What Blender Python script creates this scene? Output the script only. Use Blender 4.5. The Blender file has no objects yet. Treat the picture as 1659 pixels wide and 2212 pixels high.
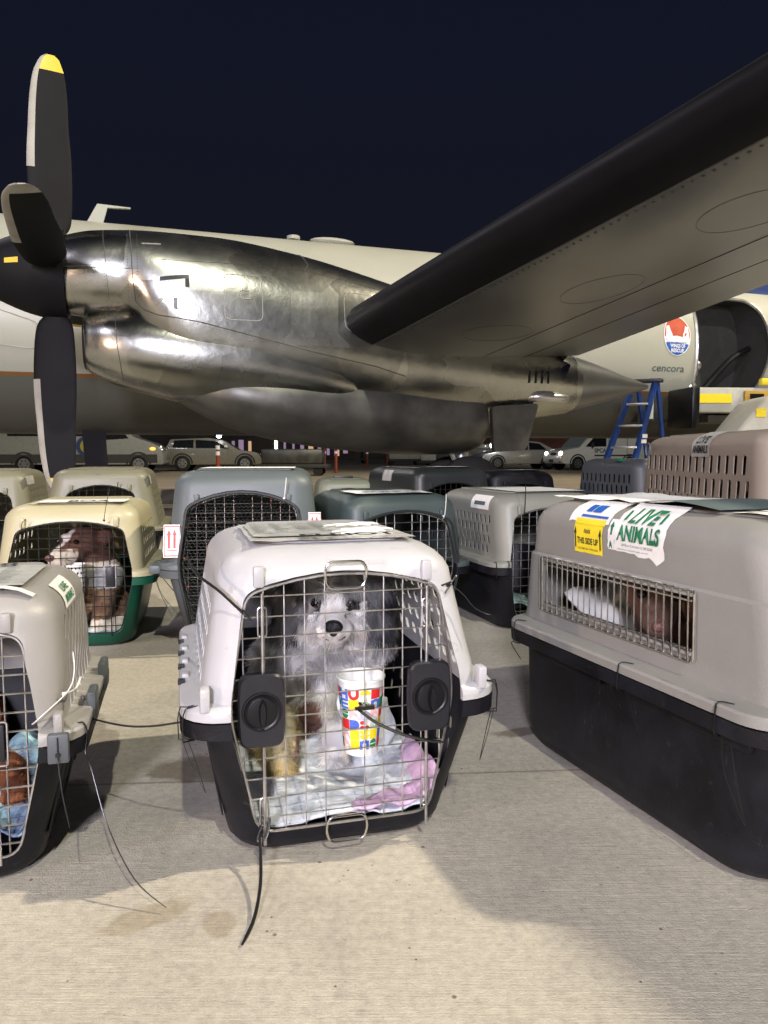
import bpy, bmesh, math, random
from mathutils import Vector, Matrix, noise
random.seed(7)
R = math.radians
PI = math.pi
scene = bpy.context.scene
col = scene.collection

# ------------------------------------------------------------------ camera
cam = bpy.data.cameras.new('camera'); cam_o = bpy.data.objects.new('camera', cam); col.objects.link(cam_o)
cam.sensor_fit = 'VERTICAL'; cam.sensor_height = 24.0; cam.lens = 24.0 * 1590 / 2212
cam.clip_start = .02; cam.clip_end = 2000
cam_o.location = (0, 0, .78); cam_o.rotation_euler = (R(90 - 4.495), 0, 0)
scene.camera = cam_o

# ------------------------------------------------------------------ night sky
w = bpy.data.worlds.new('World'); scene.world = w; w.use_nodes = True
nt = w.node_tree; bg = nt.nodes['Background']
tc = nt.nodes.new('ShaderNodeTexCoord'); sx = nt.nodes.new('ShaderNodeSeparateXYZ'); cr = nt.nodes.new('ShaderNodeValToRGB')
nt.links.new(tc.outputs['Generated'], sx.inputs[0]); nt.links.new(sx.outputs['Z'], cr.inputs[0]); nt.links.new(cr.outputs[0], bg.inputs[0])
cr.color_ramp.elements[0].position = 0.0; cr.color_ramp.elements[0].color = (.0080, .0083, .0125, 1)
cr.color_ramp.elements[1].position = .6; cr.color_ramp.elements[1].color = (.0060, .0078, .0190, 1)
bg.inputs[1].default_value = 1.0
scene.view_settings.view_transform = 'Standard'; scene.view_settings.look = 'None'
scene.view_settings.exposure = 0; scene.view_settings.gamma = 1

# ------------------------------------------------------------------ floodlights of the apron and two added fill lamps
def lamp(name, loc, target, energy, color, radius=.25, typ='SPOT', size=60):
    l = bpy.data.lights.new(name, typ); l.energy = energy; l.color = color
    l.shadow_soft_size = radius
    if typ == 'SPOT': l.spot_size = R(size); l.spot_blend = .4
    o = bpy.data.objects.new(name, l); col.objects.link(o); o.location = loc
    o.rotation_euler = (Vector(target) - Vector(loc)).to_track_quat('-Z', 'Y').to_euler()
    return o
lamp('flood_or_fill_lamp', (5.5, -20, 24.5), (0, 5, 0), 24000, (1.0, .97, .78), .3, size=80)
lamp('flood_or_fill_lamp', (21, 5.2, 25.6), (0, 2, 0), 48000, (1.0, .88, .66), .45, size=100)
lamp('flood_or_fill_lamp', (-1.5, -14, 5.2), (0, 4, .6), 12500, (.90, .86, 1.0), .9, size=80)
lamp('flood_or_fill_lamp', (-18, -14, 17), (0, 3, 0), 6000, (.86, .82, 1.0), 1.6, size=90)  # added soft fill from front left, lifts the shadows with lavender
lamp('flood_or_fill_lamp', (-20, 22, 24), (0, 2, 0), 5000, (.92, .86, .92), 1.6, size=90)  # second added fill, weak and soft from back left
lamp('flood_or_fill_lamp', (-11, -9, 3.2), (1, 2, .5), 3200, (1.0, .70, .52), .15, size=60)

# ------------------------------------------------------------------ materials
MATS = {}
def mat(name, c, rough=.5, metal=0., var=.12, vs=8., bump=.0, bs=60., coat=0., rv=.12, spec=.5, emit=None, sss=0., trans=0., c2=None, stretch=None, scuff=0.):
    if name in MATS: return MATS[name]
    m = bpy.data.materials.new(name); m.use_nodes = True; n = m.node_tree; b = n.nodes['Principled BSDF']
    b.inputs['Metallic'].default_value = metal; b.inputs['Coat Weight'].default_value = coat
    b.inputs['Specular IOR Level'].default_value = spec
    t = n.nodes.new('ShaderNodeTexCoord')
    src = t.outputs['Object']
    if stretch:
        mp = n.nodes.new('ShaderNodeMapping'); mp.inputs['Scale'].default_value = stretch; n.links.new(src, mp.inputs[0]); src = mp.outputs[0]
    nz = n.nodes.new('ShaderNodeTexNoise'); nz.inputs['Scale'].default_value = vs; nz.inputs['Detail'].default_value = 6; nz.inputs['Roughness'].default_value = .6
    n.links.new(src, nz.inputs['Vector'])
    r = n.nodes.new('ShaderNodeValToRGB'); n.links.new(nz.outputs['Fac'], r.inputs[0])
    lo = [max(0, v * (1 - var)) for v in c]; hi = [min(1, v * (1 + var)) for v in (c2 or c)]
    r.color_ramp.elements[0].position = .35; r.color_ramp.elements[0].color = (*lo, 1)
    r.color_ramp.elements[1].position = .65; r.color_ramp.elements[1].color = (*hi, 1)
    n.links.new(r.outputs[0], b.inputs['Base Color'])
    if scuff:
        mp2 = n.nodes.new('ShaderNodeMapping'); mp2.inputs['Scale'].default_value = (4, 40, 22); mp2.inputs['Rotation'].default_value = (.4, .3, .7); n.links.new(src, mp2.inputs[0])
        s2 = n.nodes.new('ShaderNodeTexNoise'); s2.inputs['Scale'].default_value = 1.5; s2.inputs['Detail'].default_value = 8; s2.inputs['Roughness'].default_value = .7; n.links.new(mp2.outputs[0], s2.inputs['Vector'])
        r2 = n.nodes.new('ShaderNodeValToRGB'); n.links.new(s2.outputs['Fac'], r2.inputs[0]); r2.color_ramp.elements[0].position = .60; r2.color_ramp.elements[0].color = (0, 0, 0, 1); r2.color_ramp.elements[1].position = .72; r2.color_ramp.elements[1].color = (abs(scuff),) * 3 + (1,)
        x2 = n.nodes.new('ShaderNodeMix'); x2.data_type = 'RGBA'; n.links.new(r2.outputs[0], x2.inputs[0]); n.links.new(r.outputs[0], x2.inputs[6]); x2.inputs[7].default_value = (.09, .085, .08, 1) if scuff > 0 else (.22, .19, .14, 1)
        n.links.new(x2.outputs[2], b.inputs['Base Color'])
    mr = n.nodes.new('ShaderNodeMapRange'); n.links.new(nz.outputs['Fac'], mr.inputs[0])
    mr.inputs[3].default_value = max(0.02, rough - rv); mr.inputs[4].default_value = min(1, rough + rv)
    n.links.new(mr.outputs[0], b.inputs['Roughness'])
    if bump:
        nb = n.nodes.new('ShaderNodeTexNoise'); nb.inputs['Scale'].default_value = bs; nb.inputs['Detail'].default_value = 4
        n.links.new(src, nb.inputs['Vector'])
        bp = n.nodes.new('ShaderNodeBump'); bp.inputs['Strength'].default_value = bump; bp.inputs['Distance'].default_value = .004
        n.links.new(nb.outputs['Fac'], bp.inputs['Height']); n.links.new(bp.outputs[0], b.inputs['Normal'])
    if emit:
        b.inputs['Emission Color'].default_value = (*emit[:3], 1); b.inputs['Emission Strength'].default_value = emit[3]
    if trans: b.inputs['Transmission Weight'].default_value = trans
    if sss: b.inputs['Subsurface Weight'].default_value = sss; b.inputs['Subsurface Radius'].default_value = (.01, .008, .006)
    MATS[name] = m
    return m
def attr_mat(name, rough=.7, bump=0.):
    m = mat(name, (1, 1, 1), rough)
    n = m.node_tree; b = n.nodes['Principled BSDF']
    a = n.nodes.new('ShaderNodeAttribute'); a.attribute_name = 'Col'
    n.links.new(a.outputs['Color'], b.inputs['Base Color'])
    b.inputs['Specular IOR Level'].default_value = .25
    return m
M = dict(
    white=mat('white_plastic', (.42, .42, .44), .38, bump=.10, bs=300, var=.05, vs=5, rv=.1, scuff=-.5),
    greybeige=mat('greybeige_plastic', (.28, .27, .26), .42, scuff=-.3, bump=.15, bs=300, var=.06, vs=4),
    taupe=mat('taupe_plastic', (.24, .235, .22), .45, scuff=-.3, bump=.2, bs=350, var=.06, vs=4),
    pinktaupe=mat('pinktaupe_plastic', (.28, .24, .20), .45, bump=.2, bs=300, var=.05, vs=4),
    cream=mat('cream_plastic', (.42, .385, .245), .4, scuff=-.3, bump=.1, bs=300, var=.04, vs=4),
    khaki=mat('khaki_plastic', (.17, .165, .115), .42, bump=.1, bs=300, var=.05, vs=4),
    grey=mat('grey_plastic', (.095, .115, .12), .45, bump=.15, bs=300, var=.05, vs=4),
    dkgrey=mat('dark_grey_plastic', (.055, .075, .075), .42, bump=.15, bs=300, var=.05, vs=4),
    base_grey=mat('base_grey_plastic', (.075, .085, .095), .5, bump=.15, bs=300, var=.06, vs=4),
    ltgrey=mat('light_grey_plastic', (.21, .215, .19), .42, bump=.15, bs=300, var=.04, vs=4),
    palegreen=mat('pale_green_plastic', (.20, .215, .16), .42, var=.04, vs=4),
    charcoal=mat('charcoal_plastic', (.018, .021, .023), .4, bump=.1, bs=300, var=.1, vs=4),
    black=mat('black_plastic', (.0035, .0035, .007), .5, spec=.3, bump=.25, bs=260, var=.35, vs=7, rv=.16, scuff=.35, c2=(.008, .008, .012)),
    blackclean=mat('black_smooth_plastic', (.012, .012, .017), .38, bump=.1, bs=500, var=.1),
    green=mat('dark_green_plastic', (.006, .075, .045), .4, var=.1),
    tie=mat('cable_tie_nylon', (.008, .008, .009), .35, var=.1),
    wtie=mat('white_tie_nylon', (.72, .72, .70), .35, var=.04),
    wire=mat('galvanised_wire', (.52, .51, .51), .36, metal=1., var=.25, vs=30, rv=.12),
    wirebright=mat('bright_wire', (.72, .70, .68), .2, metal=1., var=.2, vs=40, rv=.1),
    wiredk=mat('black_wire', (.02, .02, .02), .4, metal=.3, var=.2),
    paper=mat('white_paper', (.80, .80, .78), .6, var=.05, vs=30, bump=.2, bs=60),
    papergrey=mat('sleeve_paper', (.42, .43, .42), .3, var=.18, vs=12, bump=.5, bs=40),
    tape=mat('clear_tape', (.62, .62, .60), .15, var=.06, vs=20, bump=.6, bs=60),
    ink=mat('black_ink', (.012, .012, .014), .6, var=.1),
    inkgrey=mat('grey_ink', (.07, .10, .11), .6, var=.1),
    inkgreen=mat('green_ink', (.01, .16, .07), .5, var=.1),
    inkblue=mat('blue_ink', (.015, .10, .42), .5, var=.1),
    red=mat('red_ink', (.62, .03, .03), .45, var=.06),
    yellow=mat('yellow_label', (.85, .68, .03), .4, var=.06, vs=30),
    blanket=mat('blue_quilt', (.58, .63, .70), .85, var=.15, vs=26, bump=1.0, bs=45, c2=(.74, .77, .80), rv=.05),
    teal=mat('teal_pad', (.16, .30, .36), .85, var=.5, vs=14, bump=.8, bs=40, c2=(.36, .50, .52), rv=.05),
    quilt2=mat('blue_teal_quilt', (.16, .22, .42), .85, var=.2, vs=9, bump=1.0, bs=45, c2=(.30, .50, .52), rv=.05),
    pink=mat('pink_cloth', (.55, .36, .56), .85, var=.15, vs=18, bump=.8, bs=40, c2=(.68, .48, .66), rv=.05),
    bootrub=mat('deicer_rubber', (.003, .003, .0045), .55, spec=.2, var=.2, vs=3), blackrub=mat('black_gloss', (.005, .005, .007), .36, spec=.35, var=.2, vs=3, rv=.08),
    propblk=mat('propeller_paint', (.007, .007, .009), .6, spec=.15, var=.22, vs=3, rv=.12, bump=.1, bs=20),
    propedge=mat('propeller_edge', (.30, .29, .26), .5, var=.15, vs=5),
    fusewhite=mat('fuselage_white', (.37, .375, .32), .38, var=.05, vs=.8, rv=.08),
    fusegrey=mat('fuselage_grey', (.17, .165, .145), .45, var=.15, vs=1.2, metal=.3),
    chrome=mat('wire_latch', (.6, .59, .58), .2, metal=1., var=.1),
    vanpaint=mat('cargo_van_paint', (.78, .78, .76), .3, var=.03, coat=.5), sedanpaint=mat('sedan_paint', (.50, .48, .46), .3, var=.04, metal=.3, coat=.5),
    glass=mat('dark_glass', (.012, .014, .018), .06, var=.1, rv=.02),
    carwhite=mat('van_white', (.24, .25, .24), .3, var=.04, coat=.5),
    carsilver=mat('car_silver', (.20, .19, .175), .28, var=.05, metal=.4, coat=.5),
    carpale=mat('car_pale', (.20, .19, .155), .3, var=.05, coat=.5),
    cladding=mat('car_cladding', (.03, .03, .03), .6, var=.1),
    tyre=mat('tyre_rubber', (.012, .012, .012), .8, var=.1),
    rim=mat('wheel_rim', (.35, .35, .35), .3, metal=.8, var=.1),
    blue=mat('ladder_blue', (.012, .042, .18), .4, var=.1),
    alu=mat('aluminium', (.5, .5, .49), .35, metal=.9, var=.15),
    mach=mat('machine_white', (.46, .46, .40), .45, var=.1, vs=6, bump=.1, bs=20),
    orange=mat('bollard_orange', (.26, .05, .02), .5, var=.1),
    refl=mat('reflective_band', (.8, .82, .86), .3, var=.03),
    brick=mat('hangar_wall', (.16, .06, .05), .8, var=.3, vs=.6),
    concrete=mat('far_concrete', (.10, .09, .08), .9, var=.3, vs=.3),
    lampw=mat('tube_glow', (1, 1, .9), .5, emit=(1.0, .93, .72, 9)),
    lampcool=mat('lamp_glow_cool', (1, 1, 1), .5, emit=(.95, .97, 1.0, 12)),
    lamphead=mat('headlight_glow', (1, 1, .9), .5, emit=(1.0, .80, .42, 14)),
    lampamber=mat('amber_glow', (1, .4, .1), .5, emit=(1.0, .35, .05, 2.5)),
    glowpurple=mat('purple_glow', (.6, .4, .8), .5, emit=(.75, .50, .80, .3)),
    lamppeach=mat('peach_glow', (.8, .6, .4), .5, emit=(1.0, .62, .35, .55)),
    lampred=mat('red_glow', (.8, .1, .1), .5, emit=(1.0, .06, .03, 3)),
    cup=mat('cup_paper', (.80, .80, .78), .35, var=.02),
    cred=mat('cup_red', (.70, .03, .03), .4, var=.03), cblue=mat('cup_blue', (.08, .16, .60), .4, var=.03),
    cyel=mat('cup_yellow', (.82, .66, .02), .4, var=.03), cgreen=mat('cup_green', (.01, .24, .08), .4, var=.03),
    cpink=mat('cup_pink', (.85, .48, .50), .4, var=.03),
    skin=mat('dog_nose', (.012, .011, .013), .3, bump=.6, bs=500), eye=mat('dog_eye', (.010, .006, .005), .05, rv=.01),
    pinknose=mat('pink_nose', (.17, .075, .07), .45, bump=.3, bs=300),
    rope=mat('dark_cord', (.01, .01, .01), .6),
)
def metal_skin():
    m = mat('polished_aluminium', (.36, .365, .34), .23, metal=1., var=.14, vs=2.0, rv=.08)
    n = m.node_tree; b = n.nodes['Principled BSDF']; t = n.nodes['Texture Coordinate']
    n1 = n.nodes.new('ShaderNodeTexNoise'); n1.inputs['Scale'].default_value = 3.0; n1.inputs['Detail'].default_value = 3; n1.inputs['Distortion'].default_value = .5
    n2 = n.nodes.new('ShaderNodeTexNoise'); n2.inputs['Scale'].default_value = 14; n2.inputs['Detail'].default_value = 3
    n.links.new(t.outputs['Object'], n1.inputs['Vector']); n.links.new(t.outputs['Object'], n2.inputs['Vector'])
    b1 = n.nodes.new('ShaderNodeBump'); b1.inputs['Strength'].default_value = .15; b1.inputs['Distance'].default_value = .020
    b2 = n.nodes.new('ShaderNodeBump'); b2.inputs['Strength'].default_value = .25; b2.inputs['Distance'].default_value = .006
    n.links.new(n1.outputs['Fac'], b1.inputs['Height']); n.links.new(n2.outputs['Fac'], b2.inputs['Height'])
    n.links.new(b1.outputs[0], b2.inputs['Normal']); n.links.new(b2.outputs[0], b.inputs['Normal'])
    vo = n.nodes.new('ShaderNodeTexVoronoi'); vo.distance = 'CHEBYCHEV'; vo.inputs['Scale'].default_value = 2.1; vo.inputs['Randomness'].default_value = .6; n.links.new(t.outputs['Object'], vo.inputs['Vector'])
    sc = n.nodes.new('ShaderNodeSeparateColor'); n.links.new(vo.outputs['Color'], sc.inputs[0]); m5 = n.nodes.new('ShaderNodeMapRange'); n.links.new(sc.outputs[0], m5.inputs[0]); m5.inputs[3].default_value = .72; m5.inputs[4].default_value = 1.12
    old = b.inputs['Base Color'].links[0].from_socket; x = n.nodes.new('ShaderNodeVectorMath'); x.operation = 'SCALE'; n.links.new(old, x.inputs[0]); n.links.new(m5.outputs[0], x.inputs['Scale']); n.links.new(x.outputs[0], b.inputs['Base Color'])
    oldr = b.inputs['Roughness'].links[0].from_socket; m6 = n.nodes.new('ShaderNodeMath'); m6.operation = 'MULTIPLY_ADD'; n.links.new(sc.outputs[1], m6.inputs[0]); m6.inputs[1].default_value = .07; n.links.new(oldr, m6.inputs[2]); n.links.new(m6.outputs[0], b.inputs['Roughness'])
    return m
M['skinmetal'] = metal_skin()
M['wingmetal'] = mat('wing_paint', (.20, .205, .21), .33, metal=.75, var=.14, vs=1.3, rv=.1)
M['darkmetal'] = mat('dark_metal', (.10, .10, .09), .4, metal=.7, var=.3, vs=2.5, rv=.1)  # one dark metal tone for the fairing, gear doors and frames
M['panel'] = mat('panel_gap', (.05, .05, .045), .5, var=.2)

def ground_mat():
    m = bpy.data.materials.new('apron_concrete'); m.use_nodes = True; n = m.node_tree; b = n.nodes['Principled BSDF']
    L = n.links.new
    t = n.nodes.new('ShaderNodeTexCoord')
    def noise_(scale, detail=4, rough=.6, vec=None, dist=0):
        z = n.nodes.new('ShaderNodeTexNoise'); z.inputs['Scale'].default_value = scale; z.inputs['Detail'].default_value = detail
        z.inputs['Roughness'].default_value = rough; z.inputs['Distortion'].default_value = dist; L(vec or t.outputs['Object'], z.inputs['Vector']); return z
    def ramp(src, p0, c0, p1, c1):
        r = n.nodes.new('ShaderNodeValToRGB'); L(src, r.inputs[0]); e = r.color_ramp.elements
        e[0].position = p0; e[0].color = (*c0, 1); e[1].position = p1; e[1].color = (*c1, 1); return r
    def mix(a, bb, fac, mode='MULTIPLY'):
        x = n.nodes.new('ShaderNodeMix'); x.data_type = 'RGBA'; x.blend_type = mode
        if isinstance(fac, float): x.inputs[0].default_value = fac
        else: L(fac, x.inputs[0])
        L(a, x.inputs[6]); L(bb, x.inputs[7]); return x.outputs[2]
    base = ramp(noise_(.9, 8, .6).outputs['Fac'], .35, (.39, .365, .315), .68, (.50, .465, .40))
    fine = ramp(noise_(55, 5, .75).outputs['Fac'], .32, (.72, .72, .72), .62, (1.08, 1.08, 1.08))
    c = mix(base.outputs[0], fine.outputs[0], .8)
    # broom-finish streaks
    mp = n.nodes.new('ShaderNodeMapping'); mp.inputs['Rotation'].default_value = (0, 0, R(34)); mp.inputs['Scale'].default_value = (9, 260, 1)
    L(t.outputs['Object'], mp.inputs[0])
    st = noise_(1.0, 5, .7, mp.outputs[0], .3)
    sr = ramp(st.outputs['Fac'], .34, (.70, .70, .69), .54, (1, 1, 1)); sn = ramp(noise_(3.2, 3).outputs['Fac'], .35, (.12,) * 3, .7, (.55,) * 3); c = mix(c, sr.outputs[0], sn.outputs[0])
    # pits and grit
    vo = n.nodes.new('ShaderNodeTexVoronoi'); vo.inputs['Scale'].default_value = 42; L(t.outputs['Object'], vo.inputs['Vector'])
    vr = ramp(vo.outputs['Distance'], .06, (.25, .23, .21), .12, (1, 1, 1))
    pn = ramp(noise_(7, 3).outputs['Fac'], .5, (0, 0, 0), .62, (1, 1, 1)); c = mix(c, vr.outputs[0], pn.outputs[0])
    vo2 = n.nodes.new('ShaderNodeTexVoronoi'); vo2.inputs['Scale'].default_value = 11; L(t.outputs['Object'], vo2.inputs['Vector'])
    v2 = ramp(vo2.outputs['Distance'], .035, (.22, .14, .11), .05, (1, 1, 1)); c = mix(c, v2.outputs[0], .8)
    # blotchy wear
    bl = ramp(noise_(2.6, 6, .7).outputs['Fac'], .38, (.80, .80, .82), .52, (1, 1, 1)); c = mix(c, bl.outputs[0], .7)
    # oil and water stains, each with a shape of its own
    sep = n.nodes.new('ShaderNodeSeparateXYZ'); L(t.outputs['Object'], sep.inputs[0])
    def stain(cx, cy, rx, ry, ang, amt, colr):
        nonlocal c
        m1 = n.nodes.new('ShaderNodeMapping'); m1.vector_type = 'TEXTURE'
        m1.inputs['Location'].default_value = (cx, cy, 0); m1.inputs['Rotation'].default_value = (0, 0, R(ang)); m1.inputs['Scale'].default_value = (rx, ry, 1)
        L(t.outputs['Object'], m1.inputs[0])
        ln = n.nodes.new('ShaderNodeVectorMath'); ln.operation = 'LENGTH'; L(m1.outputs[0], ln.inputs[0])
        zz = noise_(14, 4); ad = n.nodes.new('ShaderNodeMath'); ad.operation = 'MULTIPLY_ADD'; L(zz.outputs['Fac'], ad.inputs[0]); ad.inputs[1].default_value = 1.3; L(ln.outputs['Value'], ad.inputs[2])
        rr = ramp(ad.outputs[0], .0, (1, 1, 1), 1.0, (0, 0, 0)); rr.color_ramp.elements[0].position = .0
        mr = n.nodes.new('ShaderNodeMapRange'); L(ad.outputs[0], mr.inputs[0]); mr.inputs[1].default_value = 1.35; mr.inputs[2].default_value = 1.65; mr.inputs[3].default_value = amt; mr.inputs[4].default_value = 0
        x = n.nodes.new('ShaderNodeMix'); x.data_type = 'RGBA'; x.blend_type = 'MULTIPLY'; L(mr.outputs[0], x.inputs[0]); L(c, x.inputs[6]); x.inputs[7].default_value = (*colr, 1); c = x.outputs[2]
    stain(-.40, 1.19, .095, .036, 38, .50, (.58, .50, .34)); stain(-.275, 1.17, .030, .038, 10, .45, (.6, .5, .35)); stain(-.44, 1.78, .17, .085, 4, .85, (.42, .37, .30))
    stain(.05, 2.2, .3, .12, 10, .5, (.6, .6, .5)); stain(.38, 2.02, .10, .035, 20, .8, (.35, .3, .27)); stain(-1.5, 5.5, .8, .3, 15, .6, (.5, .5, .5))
    # tooled joint between two slabs
    for (px0, py0, ang) in ((-.5, 1.70, 4), (0, 8.2, 2)):
        nx_, ny_ = -math.sin(R(ang)), math.cos(R(ang)); dt_ = n.nodes.new('ShaderNodeVectorMath'); dt_.operation = 'DOT_PRODUCT'; L(t.outputs['Object'], dt_.inputs[0]); dt_.inputs[1].default_value = (nx_, ny_, 0)
        sb = n.nodes.new('ShaderNodeMath'); sb.operation = 'SUBTRACT'; L(dt_.outputs['Value'], sb.inputs[0]); sb.inputs[1].default_value = px0 * nx_ + py0 * ny_
        ab = n.nodes.new('ShaderNodeMath'); ab.operation = 'ABSOLUTE'; L(sb.outputs[0], ab.inputs[0]); m3 = n.nodes.new('ShaderNodeMapRange'); L(ab.outputs[0], m3.inputs[0]); m3.inputs[1].default_value = .003; m3.inputs[2].default_value = .006; m3.inputs[3].default_value = .6; m3.inputs[4].default_value = 0
        x = n.nodes.new('ShaderNodeMix'); x.data_type = 'RGBA'; x.blend_type = 'MULTIPLY'; L(m3.outputs[0], x.inputs[0]); L(c, x.inputs[6]); x.inputs[7].default_value = (.35, .32, .28, 1); c = x.outputs[2]
    # far tarmac is darker than the slab the crates stand on
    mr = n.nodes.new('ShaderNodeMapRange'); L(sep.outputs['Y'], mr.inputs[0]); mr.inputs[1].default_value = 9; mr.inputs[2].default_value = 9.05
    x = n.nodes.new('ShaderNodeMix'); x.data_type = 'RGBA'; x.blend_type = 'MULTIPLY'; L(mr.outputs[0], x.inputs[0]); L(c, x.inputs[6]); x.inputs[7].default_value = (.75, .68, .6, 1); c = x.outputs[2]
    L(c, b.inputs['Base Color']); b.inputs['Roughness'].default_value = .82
    h = noise_(260, 3, .7); ad = n.nodes.new('ShaderNodeMath'); ad.operation = 'MULTIPLY_ADD'; L(st.outputs['Fac'], ad.inputs[0]); ad.inputs[1].default_value = 1.0; L(h.outputs['Fac'], ad.inputs[2])
    h2 = noise_(70, 4, .7); ad2 = n.nodes.new('ShaderNodeMath'); ad2.operation = 'MULTIPLY_ADD'; L(h2.outputs['Fac'], ad2.inputs[0]); ad2.inputs[1].default_value = .8; L(ad.outputs[0], ad2.inputs[2])
    bp = n.nodes.new('ShaderNodeBump'); bp.inputs['Strength'].default_value = .55; bp.inputs['Distance'].default_value = .0035
    L(ad2.outputs[0], bp.inputs['Height']); L(bp.outputs[0], b.inputs['Normal'])
    return m

# ------------------------------------------------------------------ helpers
def tag(o, label=None, cat=None, group=None, kind=None):
    if label: o['label'] = label
    if cat: o['category'] = cat
    if group: o['group'] = group
    if kind: o['kind'] = kind
    return o
def empty(name, loc=(0, 0, 0), rz=0., label=None, cat=None, group=None):
    o = bpy.data.objects.new(name, None); col.objects.link(o); o.location = loc; o.rotation_euler = (0, 0, rz); o.empty_display_size = .1
    return tag(o, label, cat, group)
def link(name, me, m, parent=None, smooth=True, sharp=38):
    o = bpy.data.objects.new(name, me); col.objects.link(o)
    if m is not None:
        me.materials.clear(); me.materials.append(m)
    if parent is not None: o.parent = parent
    if smooth:
        me.polygons.foreach_set('use_smooth', [True] * len(me.polygons))
        if sharp:
            try: me.set_sharp_from_angle(angle=R(sharp))
            except Exception: pass
    me.update()
    return o
class MB:
    def __init__(s): s.v = []; s.f = []; s.mi = []
    def add(s, vs, fs, mi=0):
        n = len(s.v); s.v += [tuple(v) for v in vs]; s.f += [tuple(i + n for i in f) for f in fs]; s.mi += [mi] * len(fs); return s
    def box(s, c, d, rot=None, mi=0):
        hx, hy, hz = d[0] / 2, d[1] / 2, d[2] / 2
        p = [Vector((x, y, z)) for z in (-hz, hz) for y in (-hy, hy) for x in (-hx, hx)]
        if rot is not None: p = [rot @ q for q in p]
        p = [q + Vector(c) for q in p]
        return s.add(p, [(0, 2, 3, 1), (4, 5, 7, 6), (0, 1, 5, 4), (2, 6, 7, 3), (0, 4, 6, 2), (1, 3, 7, 5)], mi)
    def rings(s, rs, cap0=True, cap1=True, closed=True, mi=0):
        n = len(rs[0]); vs = [v for r in rs for v in r]; fs = []
        for i in range(len(rs) - 1):
            for j in range(n if closed else n - 1):
                k = (j + 1) % n; fs.append((i * n + j, i * n + k, (i + 1) * n + k, (i + 1) * n + j))
        if cap0: fs.append(tuple(range(n - 1, -1, -1)))
        if cap1: fs.append(tuple((len(rs) - 1) * n + j for j in range(n)))
        return s.add(vs, fs, mi)
    def tube(s, pts, r, sides=6, flat=1., mi=0, up=None):
        pts = [Vector(p) for p in pts]; rs = []; prev = None
        n = len(pts)
        for i, p in enumerate(pts):
            d = (pts[min(i + 1, n - 1)] - pts[max(i - 1, 0)])
            if d.length < 1e-9: d = Vector((0, 0, 1))
            d.normalize()
            if prev is None:
                a = Vector(up) if up else (Vector((0, 0, 1)) if abs(d.z) < .9 else Vector((1, 0, 0)))
                x = a - d * a.dot(d); x.normalize()
            else:
                x = prev - d * prev.dot(d); x.normalize()
            prev = x; y = d.cross(x)
            rr = r[i] if isinstance(r, (list, tuple)) else r
            rs.append([p + x * math.cos(2 * PI * k / sides) * rr * flat + y * math.sin(2 * PI * k / sides) * rr for k in range(sides)])
        return s.rings(rs, mi=mi)
    def cyl(s, a, b, r, sides=16, r2=None, mi=0):
        return s.tube([a, b], [r, r if r2 is None else r2], sides, mi=mi)
    def ell(s, c, r, seg=14, rg=9, rot=None, mi=0):
        c = Vector(c); vs = []; fs = []
        for i in range(1, rg):
            t = PI * i / rg
            for j in range(seg):
                a = 2 * PI * j / seg; vs.append(Vector((r[0] * math.sin(t) * math.cos(a), r[1] * math.sin(t) * math.sin(a), r[2] * math.cos(t))))
        vs += [Vector((0, 0, r[2])), Vector((0, 0, -r[2]))]; T = len(vs) - 2
        for i in range(rg - 2):
            for j in range(seg):
                k = (j + 1) % seg; fs.append((i * seg + j, (i + 1) * seg + j, (i + 1) * seg + k, i * seg + k))
        for j in range(seg):
            k = (j + 1) % seg; fs.append((T, j, k)); fs.append((T + 1, (rg - 2) * seg + k, (rg - 2) * seg + j))
        if rot is not None: vs = [rot @ v for v in vs]
        return s.add([v + c for v in vs], fs, mi)
    def prism(s, poly, fn, d0, d1, mi=0):
        """poly of 2D points, fn(u, v, depth) -> point"""
        a = [fn(u, v, d0) for u, v in poly]; b = [fn(u, v, d1) for u, v in poly]
        return s.rings([a, b], mi=mi)
    def build(s, name, m, parent=None, smooth=True, sharp=38, mats=None, bevel=0, seg=2):
        me = bpy.data.meshes.new(name); me.from_pydata(s.v, [], s.f); me.validate()
        if len(me.polygons) == len(s.mi): mis = s.mi
        else: mis = [0] * len(me.polygons)
        bm = bmesh.new(); bm.from_mesh(me); bmesh.ops.recalc_face_normals(bm, faces=bm.faces)
        if bevel:
            eds = [e for e in bm.edges if len(e.link_faces) == 2 and e.calc_face_angle(0) > R(28)]
            bmesh.ops.bevel(bm, geom=eds, offset=bevel, segments=seg, affect='EDGES', profile=.5, clamp_overlap=True)
        bm.to_mesh(me); bm.free()
        o = link(name, me, None if mats else m, parent, smooth, sharp)
        if mats:
            for q in mats: me.materials.append(q)
            if not bevel: me.polygons.foreach_set('material_index', mis)
        return o
def boolean(o, cutter_mb, keep=False):
    c = cutter_mb.build('cutter', M['black'], o.parent, False)
    md = o.modifiers.new('b', 'BOOLEAN'); md.operation = 'DIFFERENCE'; md.object = c; md.solver = 'EXACT'; md.use_self = False
    dg = bpy.context.evaluated_depsgraph_get(); ev = o.evaluated_get(dg)
    me = bpy.data.meshes.new_from_object(ev); old = o.data; o.modifiers.clear(); o.data = me; bpy.data.meshes.remove(old)
    bpy.data.objects.remove(c)
    me.polygons.foreach_set('use_smooth', [True] * len(me.polygons))
    try: me.set_sharp_from_angle(angle=R(35))
    except Exception: pass
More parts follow.
